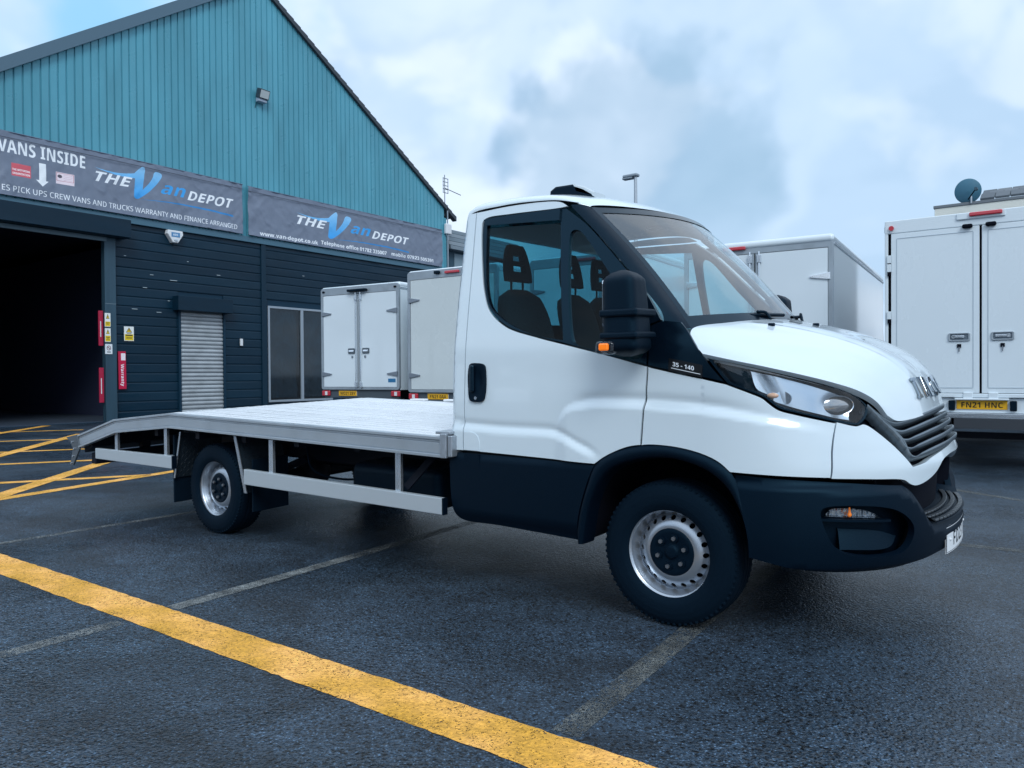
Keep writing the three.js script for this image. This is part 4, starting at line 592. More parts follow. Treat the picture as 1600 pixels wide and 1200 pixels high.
// ---------------------------------------------------------------- warehouse (front at x = BX, facing +x)
const BX = -19.5;
const tealMats = [0, 1, 2, 3].map((i) => std([0.092 + i * 0.004, 0.355 + i * 0.010, 0.455 + i * 0.012], 0.5, 0.1, { map: rep(dirtNoise, 0.37, 0.11), roughnessMap: roughNoise }));
const navyMats = [0, 1, 2, 3].map((i) => phys([0.002 + i * 0.0006, 0.022 + i * 0.002, 0.044 + i * 0.003], 0.6, { specularIntensity: 0.5, map: rep(dirtNoise, 0.5, 0.5), roughnessMap: roughNoise }));
const navyTrim = phys([0.004, 0.028, 0.054], 0.6, { specularIntensity: 0.5 }), postMat = std([0.035, 0.085, 0.125], 0.5, 0.2, { map: dirtNoise });
{
  const w = thing('warehouse', 'large gabled warehouse clad in teal ribbed sheets above dark navy boards', 'building', [BX, 0, -10.6]);
  const zA = -10.6, L = (z) => z - zA;             // world z -> local
  const apexY = 13.95, zl = -1.4, zr = -20.3;
  const roofY = (z) => z > zA ? apexY - (z - zA) * 0.692 : apexY - (zA - z) * 0.632;
  // teal ribbed sheets, five ribs each
  const pitch = 0.205, perSheet = 5, sw = pitch * perSheet, zEdge = -19.62;
  let k = 0;
  for (let z0 = zEdge; z0 < zl - 0.1; z0 += sw, k++) {
    const z1 = Math.min(z0 + sw, zl - 0.05), prof = [];
    for (let z = z0; z < z1 - 0.01; z += pitch) for (const [d, h] of [[0, 0.030], [0.158, 0.030], [0.172, 0], [0.190, 0], [0.2049, 0.030]]) if (z + d <= z1 + 0.001) prof.push([z + d, h]);
    const pos = [], uv = [], idx = [];
    prof.forEach(([z, h], i) => { const yt = roofY(z) - 0.10; pos.push(h + 0.02, 5.60, L(z), h + 0.02, yt, L(z)); uv.push(z, 5.6, z, yt); if (i) { const a = i * 2; idx.push(a - 2, a, a - 1, a - 1, a, a + 1); } });
    const g = new THREE.BufferGeometry(); g.setAttribute('position', new THREE.Float32BufferAttribute(pos, 3)); g.setAttribute('uv', new THREE.Float32BufferAttribute(uv, 2)); g.setIndex(idx);
    const n = g.toNonIndexed(); n.computeVertexNormals(); if (n.attributes.normal.getX(0) < 0) { g.index.array.reverse(); }
    const m = g.toNonIndexed(); m.computeVertexNormals();
    part(w, 'cladding_sheet', m, tealMats[(k * 7 + 3) % 4]);
  }
  // gable wall behind the sheets, with the openings of roller door, shutter and window left free
  const shell = new THREE.Shape([[zl, 0], [zl, roofY(zl)], [zA, apexY], [zr + .7, roofY(zr + .7)], [zr + .7, 0]].map(([z, y]) => new THREE.Vector2(-L(z), y)));
  const holeR = (za, zb, y0, y1) => { const p = new THREE.Path(); p.moveTo(-L(za), y0); p.lineTo(-L(zb), y0); p.lineTo(-L(zb), y1); p.lineTo(-L(za), y1); p.closePath(); return p; };
  shell.holes.push(holeR(-1.9, -5.80, 0.01, 4.95), holeR(-11.02, -13.55, 0.42, 3.44));
  part(w, 'gable_wall', new THREE.ExtrudeGeometry(shell, { depth: 0.12, bevelEnabled: false }).rotateY(Math.PI / 2).translate(-0.13, 0, 0), navyTrim);
  // horizontal navy boards, in bays between posts, cut round the openings
  const bh = 0.265, runs = [[-6.05, -10.72], [-10.90, -19.62]];
  const cut = (za, zb, y0, y1) => { let segs = [[za, zb]]; for (const [oa, ob, oy0, oy1] of [[-7.88, -9.36, 0, 3.55], [-10.96, -13.62, 0.36, 3.5]]) if (y1 > oy0 + .02 && y0 < oy1 - .02) segs = segs.flatMap(([a, b]) => (ob > a || oa < b) ? [[a, b]] : [[a, oa], [ob, b]].filter(([p, q]) => p - q > 0.03)); return segs; };
  for (const [za, zb] of runs) for (let i = 0; i * bh < 5.40; i++) {
    const y0 = i * bh, y1 = Math.min(y0 + bh, 5.48);
    for (const [a, b] of cut(za, zb, y0, y1)) { const g = extr([[0, y0 + .003], [0.018, y0 + .008], [0.022, y0 + .03], [0.018, y1 - .04], [0.008, y1 - .006], [0, y1 - .003]], a - b).translate(0.002, 0, L(b)); const t = g.attributes.uv, p = g.attributes.position; for (let q = 0; q < t.count; q++) t.setXY(q, p.getZ(q) * .3 + i * .37, p.getY(q)); part(w, 'cladding_board', g, navyMats[Math.floor(hash3(i, Math.round(za * 10), 3) * 4)]); }
  }
  // pale scuffs on the boards
  const scuff = std([0.35, 0.42, 0.46], 0.7); for (const [z, y, l] of [[-6.35, 4.55, .06], [-7.1, 4.1, .10], [-7.75, 4.0, .22], [-6.9, 3.72, .12], [-6.6, 3.1, .16], [-7.3, 3.05, .14], [-8.2, 4.6, .05], [-9.2, 4.3, .12], [-12.4, 4.6, .08], [-7.6, 3.4, .07]]) part(w, 'scuff_mark', bx(.033, .040, y, y + .018, L(z) - l / 2, L(z) + l / 2), scuff);
  part(w, 'cladding_post', bx(0, .065, 0, 5.46, L(-10.90), L(-10.72), .008), navyMats[3]); part(w, 'corner_post', bx(0, .07, 0, 5.62, L(-19.72), L(-19.60), .008), navyMats[2]);
  part(w, 'corner_flashing', bx(0, .075, 5.62, 7.75, L(-19.74), L(-19.60), .008), tealMats[1]);
  part(w, 'eaves_flashing', bx(0, .10, 5.46, 5.64, L(zl), L(-19.66), .01), std([0.055, 0.14, 0.20], 0.5));
  // roller door: housing, guide posts, jamb, bottom bar
  part(w, 'roller_door_housing', bx(.06, .50, 4.985, 5.47, L(-1.6), L(-6.30), .015), navyMats[0]);
  part(w, 'roller_door_bar', bx(.08, .16, 4.86, 4.98, L(-1.9), L(-5.80), .01), std([0.10, 0.16, 0.20], 0.5, .2));
  const jp = part(w, 'door_post', bx(-.05, .14, 0, 4.98, L(-5.745), L(-6.045), .012), postMat); part(jp, 'post_joint', bx(.139, .143, 3.19, 3.205, L(-5.75), L(-6.04)), std([.14, .2, .24], .6)); part(jp, 'post_joint', bx(.139, .143, 1.30, 1.31, L(-5.75), L(-6.04)), std([.03, .06, .09], .6));
  // personnel shutter
  part(w, 'shutter_housing', bx(.02, .34, 3.14, 3.56, L(-7.72), L(-9.50), .012), navyMats[0]);
  for (const z of [-7.90, -9.36]) part(w, 'shutter_guide', bx(.01, .09, 0, 3.14, L(z) - .035, L(z) + .035, .006), navyTrim);
  const sh = part(w, 'shutter', bx(-.005, .008, 0, 3.15, L(-9.33), L(-7.93)), std([0.10, .13, .15], .6));
  const slatM = [0.46, 0.50, 0.43].map((c) => std([c, c * 1.08, c * 1.14], 0.5, 0.3, { map: dirtNoise })); for (let i = 0; i < 26; i++) { const y = i * .12; part(sh, 'slat', extr([[.008, y + .006], [.030, y + .030], [.036, y + .06], [.030, y + .09], [.008, y + .114]], 1.40).translate(0, 0, L(-9.33)), slatM[i % 3]); }
  // window
  const wf = part(w, 'window', merge(bx(-.02, .055, .36, .43, L(-10.96), L(-13.62), .006), bx(-.02, .055, 3.43, 3.50, L(-10.96), L(-13.62), .006), bx(-.02, .055, .43, 3.43, L(-10.96), L(-11.03), .006), bx(-.02, .055, .43, 3.43, L(-13.55), L(-13.62), .006), bx(-.02, .055, .43, 3.43, L(-12.26), L(-12.37), .006)), std([0.32, 0.37, 0.42], 0.4, .4));
  for (const [a, b] of [[-11.03, -12.26], [-12.37, -13.55]]) { part(wf, 'pane', bx(0.0, .006, .43, 3.43, L(a), L(b)), phys([.45, .55, .6], .03, { transmission: 1, thickness: 0 })); }
  part(wf, 'crumpled_film', merge([[-11.06, -12.2, 1.1], [-12.42, -13.5, 2.6]].map(([a, b, s]) => grid(40, 60, (u, v) => { const q = fbm3(u * 5 + s * 7, v * 7, s, 4), r = Math.abs(fbm3(u * 3 + s, v * 4 + 3, s + 5, 3) - .5); return [-.14 + q * .12 - r * .3, mix(.5, 3.4, v), L(mix(a, b, u))]; }))), phys([.16, .28, .34], .16, { transmission: .6, thickness: 0 }));
  // verge trims, tile edges, roof
  const verge = (za, zb, ya, yb, nm, m, o) => { const d = 0.30; part(w, nm, extr([[-L(za), ya - d], [-L(zb), yb - d], [-L(zb), yb + o], [-L(za), ya + o]], .24).rotateY(Math.PI / 2).translate(-.05, 0, 0), m); };
  verge(zl + .5, zA, roofY(zl + .5), apexY, 'verge_board', std([0.085, 0.15, 0.20], .5, .2), .05); 
  { const n = 34, y0 = apexY, y1 = roofY(zr); for (let i = 0; i < n; i++) { const a = i / n, b = (i + 1) / n, g = extr([[-L(mix(zA, zr, a)), mix(y0, y1, a) - .12], [-L(mix(zA, zr, b)), mix(y0, y1, b) - .12], [-L(mix(zA, zr, b)), mix(y0, y1, b) + .07], [-L(mix(zA, zr, a)), mix(y0, y1, a) + .035]], .22).rotateY(Math.PI / 2).translate(-.06, 0, 0); part(w, 'verge_tile', g, std([0.05, 0.062, 0.075], .8)); } }
  const slope = (za, zb) => { const g = new THREE.BufferGeometry(), ya = roofY(za) + .02, yb = roofY(zb) + .02; g.setAttribute('position', new THREE.Float32BufferAttribute([-.05, ya, L(za), -26, ya, L(za), -.05, yb, L(zb), -.05, yb, L(zb), -26, ya, L(za), -26, yb, L(zb)], 3)); g.computeVertexNormals(); return g; };
  part(w, 'roof_slope', slope(zl + .5, zA), std([.12, .14, .16], .7)); part(w, 'roof_slope', slope(zA, zr), std([.12, .14, .16], .7));
  // hall behind the roller door
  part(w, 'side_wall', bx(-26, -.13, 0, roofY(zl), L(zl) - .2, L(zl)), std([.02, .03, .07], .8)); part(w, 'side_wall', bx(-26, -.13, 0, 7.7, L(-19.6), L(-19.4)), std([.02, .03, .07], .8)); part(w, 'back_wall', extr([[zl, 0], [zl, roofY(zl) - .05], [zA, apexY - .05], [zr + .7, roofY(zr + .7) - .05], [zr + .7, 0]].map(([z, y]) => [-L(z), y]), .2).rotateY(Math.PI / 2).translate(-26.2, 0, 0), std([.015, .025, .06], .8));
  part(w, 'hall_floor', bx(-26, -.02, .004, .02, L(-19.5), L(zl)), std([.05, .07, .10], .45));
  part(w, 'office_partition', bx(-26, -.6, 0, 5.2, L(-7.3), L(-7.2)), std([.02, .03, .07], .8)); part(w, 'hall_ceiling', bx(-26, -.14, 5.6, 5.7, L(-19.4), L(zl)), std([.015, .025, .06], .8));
}
// ---- banners on the warehouse
{
  const fabric = (g, w, h) => { g.fillStyle = '#737d8f'; g.fillRect(0, 0, w, h); for (let i = 0; i < 900; i++) { g.fillStyle = `rgba(${rnd() > .5 ? '200,210,230' : '40,50,70'},0.03)`; g.fillRect(rnd() * w, rnd() * h, 20 + rnd() * 120, 1 + rnd() * 3); } };
  // swooping V of the logo, unit box 0..1 x 0..1 (y down)
  function logo(g, P, x0, y0, W, H, the, depot) {
    const X = (a) => x0 + a * W, Y = (b) => y0 + b * H;
    g.save(); const gr = g.createLinearGradient(0, Y(0), 0, Y(1)); gr.addColorStop(0, '#9bd0f5'); gr.addColorStop(1, '#2f9be6'); g.fillStyle = gr;
    g.beginPath(); g.moveTo(X(0.02), Y(.30)); g.quadraticCurveTo(X(.16), Y(.40), X(.27), Y(.26)); g.quadraticCurveTo(X(.30), Y(.10), X(.325), Y(.02)); g.quadraticCurveTo(X(.335), Y(.0), X(.34), Y(.10)); g.lineTo(X(.325), Y(.68)); g.quadraticCurveTo(X(.385), Y(.40), X(.395), Y(.22)); g.quadraticCurveTo(X(.40), Y(.08), X(.42), Y(.08)); g.quadraticCurveTo(X(.475), Y(.08), X(.44), Y(.30)); g.quadraticCurveTo(X(.40), Y(.62), X(.30), Y(.95)); g.quadraticCurveTo(X(.275), Y(1.0), X(.265), Y(.92)); g.lineTo(X(.275), Y(.40)); g.quadraticCurveTo(X(.16), Y(.46), X(.02), Y(.30)); g.closePath(); g.fill();
    g.fillStyle = '#2f86c8'; g.beginPath(); g.moveTo(X(.30), Y(.97)); g.quadraticCurveTo(X(.60), Y(.80), X(.985), Y(.93)); g.lineTo(X(.985), Y(.985)); g.quadraticCurveTo(X(.60), Y(.86), X(.30), Y(.97)); g.fill();
    const word = (t, xa, xb, yTop, yBot, col) => { g.save(); g.fillStyle = col; const hpx = yBot - yTop; g.font = `bold ${hpx * 1.38}px sans-serif`; const tw = g.measureText(t).width; g.translate(xa, yBot); g.transform((xb - xa) / tw, 0, -0.32 * (xb - xa) / tw, 1, 0, 0); g.fillText(t, 0, 0); g.restore(); };
    word('THE', X(0), X(.235), Y(the[0]), Y(the[1]), '#f3f7fb'); word('an', X(.435), X(.615), Y(depot[0] - .12), Y(depot[1] - .04), '#3aa2e8'); word('DEPOT', X(.625), X(.965), Y(depot[0]), Y(depot[1]), '#f3f7fb'); g.restore();
  }
  function banner(za, zb, y0, y1, draw, label) {
    const W = 2048, H = Math.round(2048 * (y1 - y0) / (za - zb) * 1.25), t = canvasTex(W, H, (g) => draw(g, W, H, (z) => (za - z) / (za - zb) * W, (y) => (y1 - y) / (y1 - y0) * H)); t.anisotropy = 8;
    const g = grid(160, 40, (u, v) => { const cx = Math.min(u, 1 - u), n = fbm3(u * 26, v * 3 + u * 12, za, 3) - .5, n2 = fbm3(u * 60 - v * 9, v * 6, za + 4, 3) - .5, e = 1 + 1.6 * Math.exp(-cx * 18) + .8 * Math.exp(-v * 6), fold = Math.max(0, Math.sin((u * 19 + v * 2.3 + n * 3) * Math.PI)) ** 8; return [.150 + .05 * n * e + .02 * n2 * e + fold * .012, mix(y0, y1, v) + .02 * (fbm3(u * 12, v > .5 ? 1 : 5, 3, 2) - .5), mix(za, zb, u)]; });
    for (const [u] of [[0]]) void u;
    const o = single('banner', g, std([1, 1, 1], .55, 0, { map: t }), label, 'banner', [BX, 0, 0], 'banners on the warehouse gable');
    part(o, 'banner_cord', tube([[.19, mix(y0, y1, .90), za], [.20, mix(y0, y1, .905), mix(za, zb, .5)], [.19, mix(y0, y1, .90), zb]], .010, 60, 5), std([.10, .12, .16], .7));
    part(o, 'banner_hem', merge([0, 1].map((k) => tube([[.15, k ? y1 : y0, za], [.15, k ? y1 : y0, mix(za, zb, .5)], [.15, k ? y1 : y0, zb]], .014, 60, 5))), std([.14, .17, .24], .7));
    return o;
  }
  const fit = (g, t, xa, xb, yTop, yBot, col, bold = 'bold ') => { g.save(); g.fillStyle = col; const hp = yBot - yTop; g.font = `${bold}${hp * 1.38}px sans-serif`; const tw = g.measureText(t).width; g.translate(xa, yBot); g.scale((xb - xa) / tw, 1); g.fillText(t, 0, 0); g.restore(); };
  banner(-2.9, -10.0, 5.68, 7.22, (g, w, h, X, Y) => {
    fabric(g, w, h); fit(g, 'VANS INSIDE', X(-3.25), X(-5.30), Y(7.03), Y(6.71), '#f3f7fb');
    g.fillStyle = '#f3f7fb'; g.fillRect(X(-4.16), Y(6.60), X(-4.32) - X(-4.16), Y(6.16) - Y(6.60)); g.beginPath(); g.moveTo(X(-4.09), Y(6.18)); g.lineTo(X(-4.38), Y(6.18)); g.lineTo(X(-4.235), Y(6.03)); g.fill();
    g.fillStyle = '#d8606c'; g.fillRect(X(-3.54), Y(6.48), X(-3.98) - X(-3.54), Y(6.18) - Y(6.48)); fit(g, 'THE MOTORING', X(-3.56), X(-3.96), Y(6.36), Y(6.31), '#ffffff'); fit(g, 'ORGANISATION', X(-3.56), X(-3.96), Y(6.27), Y(6.22), '#ffffff');
    g.fillStyle = '#f0dfe6'; g.fillRect(X(-4.56), Y(6.48), X(-5.0) - X(-4.56), Y(6.18) - Y(6.48)); g.strokeStyle = '#b06070'; g.lineWidth = 3; g.strokeRect(X(-4.58), Y(6.46), X(-4.98) - X(-4.58), Y(6.26) - Y(6.46)); g.fillStyle = '#55505c'; g.beginPath(); g.arc(X(-4.655), Y(6.375), Math.abs(X(-4.60) - X(-4.655)), 0, 7); g.fill(); g.fillStyle = '#c8aab4'; for (let i = 0; i < 4; i++) g.fillRect(X(-4.74), Y(6.43 - i * .045), X(-4.95) - X(-4.74), 3);
    fit(g, 'ES PICK UPS CREW VANS AND TRUCKS WARRANTY AND FINANCE ARRANGED', X(-3.31), X(-9.80), Y(5.93), Y(5.79), '#f3f7fb', '');
    logo(g, 0, X(-5.42), Y(7.10), X(-9.72) - X(-5.42), Y(6.13) - Y(7.10), [.40, .68], [.43, .72]);
  }, 'grey banner ending in VANS INSIDE with a white arrow, above the roller door');
  banner(-10.18, -19.38, 5.68, 7.20, (g, w, h, X, Y) => {
    fabric(g, w, h); fit(g, 'www.van-depot.co.uk', X(-10.62), X(-12.95), Y(5.86), Y(5.73), '#f3f7fb'); fit(g, 'Telephone office 01782 335007', X(-13.08), X(-16.2), Y(5.90), Y(5.77), '#f3f7fb'); fit(g, 'mobile 07923 505391', X(-16.45), X(-18.86), Y(5.92), Y(5.79), '#f3f7fb');
    logo(g, 0, X(-11.92), Y(7.0), X(-17.5) - X(-11.92), Y(5.98) - Y(7.0), [.38, .67], [.40, .68]);
  }, 'grey banner with web address and phone numbers, above the warehouse window');
}
// ---- signs and small things on the warehouse
{
  const signTex = (tri, yellow, txt) => canvasTex(160, 240, (g, w, h) => { g.fillStyle = '#e8ebe6'; g.fillRect(0, 0, w, h); g.strokeStyle = '#222'; g.lineWidth = 8; if (tri) { g.beginPath(); g.moveTo(80, 20); g.lineTo(125, 96); g.lineTo(35, 96); g.closePath(); g.fillStyle = '#e8c21a'; g.fill(); g.stroke(); g.fillStyle = '#222'; g.fillRect(73, 45, 14, 34); } if (yellow) { g.fillStyle = '#e6c415'; g.fillRect(8, yellow, w - 16, h - yellow - 8); } g.fillStyle = '#2a2a20'; for (const [x, y, q, k] of txt) g.fillRect(x, y, q, k); });
  const sg = (z, y, w, h, tex, label, x = .145) => { const o = single('safety_sign', bx(0, .012, -h / 2, h / 2, -w / 2, w / 2, .003), M.white, label, 'sign', [BX + x, y, z], 'safety signs by the roller door'); part(o, 'printed_face', new THREE.PlaneGeometry(w * .98, h * .98).rotateY(Math.PI / 2).translate(.0155, 0, 0), std([1, 1, 1], .5, 0, { map: tex })); return o; };
  sg(-5.80, 2.755, .15, .37, signTex(1, 150, [[30, 168, 100, 10], [40, 190, 80, 10]]), 'tall yellow and white warning sign, topmost on the door post');
  sg(-5.80, 2.345, .15, .37, signTex(1, 130, [[30, 150, 100, 14], [40, 180, 80, 8], [30, 200, 100, 8]]), 'yellow and white warning sign, between two others on the door post');
  sg(-5.82, 1.97, .19, .27, canvasTex(160, 200, (g, w, h) => { g.fillStyle = '#dfe4e8'; g.fillRect(0, 0, w, h); g.strokeStyle = '#7a4048'; g.lineWidth = 13; g.beginPath(); g.arc(80, 78, 42, 0, 7); g.stroke(); g.beginPath(); g.moveTo(50, 48); g.lineTo(110, 108); g.stroke(); g.fillStyle = '#333'; g.fillRect(50, 72, 60, 10); g.fillRect(40, 150, 80, 20); }), 'white prohibition sign with a barred circle, lowest on the door post');
  sg(-6.42, 2.41, .27, .40, signTex(1, 128, [[40, 112, 80, 9], [22, 136, 116, 20], [30, 176, 100, 8], [30, 194, 100, 8]]), 'wide yellow and white warning sign on the navy boards', .05);
  const wt = canvasTex(200, 900, (g, w, h) => { g.fillStyle = '#c01040'; g.fillRect(0, 0, w, h); g.fillStyle = '#f0e6ec'; g.fillRect(70, 40, 120, 170); g.save(); g.translate(62, 300); g.rotate(Math.PI / 2); g.font = 'bold 118px sans-serif'; g.fillStyle = '#f5eef2'; g.fillText('Warranty', 0, 0); g.restore(); });
  const o = single('warranty_sign', bx(0, .03, -.52, .52, -.105, .105, .006), std([.42, .01, .05], .5), 'upright red sign reading Warranty beside the roller door', 'sign', [BX + .06, 1.40, -6.21]); part(o, 'printed_face', new THREE.PlaneGeometry(.20, 1.02).rotateY(Math.PI / 2).translate(.034, 0, 0), std([1, 1, 1], .45, 0, { map: wt })); o.rotation.x = 0.012;
  const redG = [['red warning board inside the roller doorway, the upper of two', 2.53, .94], ['red warning board inside the roller doorway, the lower of two', 1.0, .94]];
  for (const [l, y, h] of redG) { const b = single('door_edge_sign', bx(-.02, .02, -h / 2, h / 2, -.06, .06, .006), std([.42, .01, .05], .5), l, 'sign', [BX + .05, y, -5.665]); part(b, 'white_stripe', bx(.020, .024, -h * .25, h * .2, .0, .022), M.white); }
  const al = thing('alarm_box', 'white triangular burglar alarm box on the navy boards', 'alarm box', [BX + .04, 5.27, -7.74]);
  part(al, 'case', extr([[-.22, .17], [.22, .17], [.24, .06], [.08, -.18], [-.08, -.18], [-.24, .06]], .14, .02).rotateY(Math.PI / 2), M.white); part(al, 'label_panel', bx(.162, .166, -.02, .11, -.13, .13), std([1, 1, 1], .4, 0, { map: canvasTex(128, 64, (g, w, h) => { g.fillStyle = '#4f86b4'; g.fillRect(0, 0, w, h); g.fillStyle = '#e8f0f6'; g.font = 'bold 40px sans-serif'; g.fillText('ADS', 24, 46); }) })); part(al, 'strobe', bx(.162, .185, -.13, -.07, -.05, .05, .008), std([.55, .62, .68], .2));
  const fl = thing('floodlight', 'small square floodlight on the teal gable', 'floodlight', [BX + .06, 10.25, -10.72]);
  fl.scale.setScalar(.78); part(fl, 'bracket', bx(0, .30, -.17, -.12, -.16, .16, .01), M.galv); part(fl, 'housing', bx(.10, .36, -.14, .24, -.24, .24, .03).rotateZ(-.35), std([.03, .05, .07], .5)); part(fl, 'glass', bx(.362, .368, -.10, .20, -.20, .20, .004).rotateZ(-.35), phys([.55, .60, .60], .12, { clearcoat: 1 })); part(fl, 'gear_box', bx(.02, .24, -.36, -.18, -.2, .2, .03), std([.35, .42, .52], .5)); part(fl, 'cable', tube([[.02, -.3, .15], [.04, -.4, .2], [.02, -.6, .22]], .012, 12, 5), M.rubber);
  const jb = single('junction_box', bx(0, .16, -.22, .22, -.17, .17, .05), M.white, 'white plastic junction box at the corner of the gable', 'box', [BX + .08, 7.28, -19.74]); part(jb, 'conduit', merge(bx(.04, .08, -1.9, -.2, -.02, .02), bx(.04, .08, .2, 1.0, -.02, .02)), M.galv);
  const ae = thing('tv_aerial', 'thin television aerial above the right end of the warehouse roof', 'aerial', [BX - .1, 7.9, -19.85]);
  part(ae, 'mast', cyl(.02, .02, 1.7, 'y', 0, .85, 0, 8), M.steel); part(ae, 'boom', beam([0, 1.15, 0], [.25, .95, -.75], .03, .03), M.steel); part(ae, 'reflector', merge(...[0, 1, 2, 3, 4].map((i) => bx(-.02, .02, .95 + i * .15, .97 + i * .15, -.22, .10)), bx(-.01, .01, .95, 1.57, -.22, -.20), bx(-.01, .01, .95, 1.57, .08, .10)), M.steel);
  const mt = single('light_switch', bx(0, .05, -.11, .11, -.045, .045, .01), M.white, 'small white box on the boards right of the shutter', 'box', [BX + .045, 2.28, -9.95]); void mt;
  // lower wing beyond the corner
  const an = thing('annex', 'lower grey wing with stepped tiled eaves beyond the warehouse corner', 'building', [BX - 3, 0, -23]);
  part(an, 'wall', bx(-3, 2.4, 0, 6.7, -3, 3.2), std([.03, .075, .11], .7)); part(an, 'pale_panel', bx(2.4, 2.43, .2, 6.5, -3, 2.0), std([.20, .28, .33], .7)); for (let i = 0; i < 5; i++) part(an, 'eaves_tile_row', bx(-3, 2.75 - i * .12, 6.6 + i * .20, 6.76 + i * .20, -3, 2.6 - i * .02, .02), std([.20 + (i % 2) * .05, .25 + (i % 2) * .05, .29 + (i % 2) * .05], .8));
}
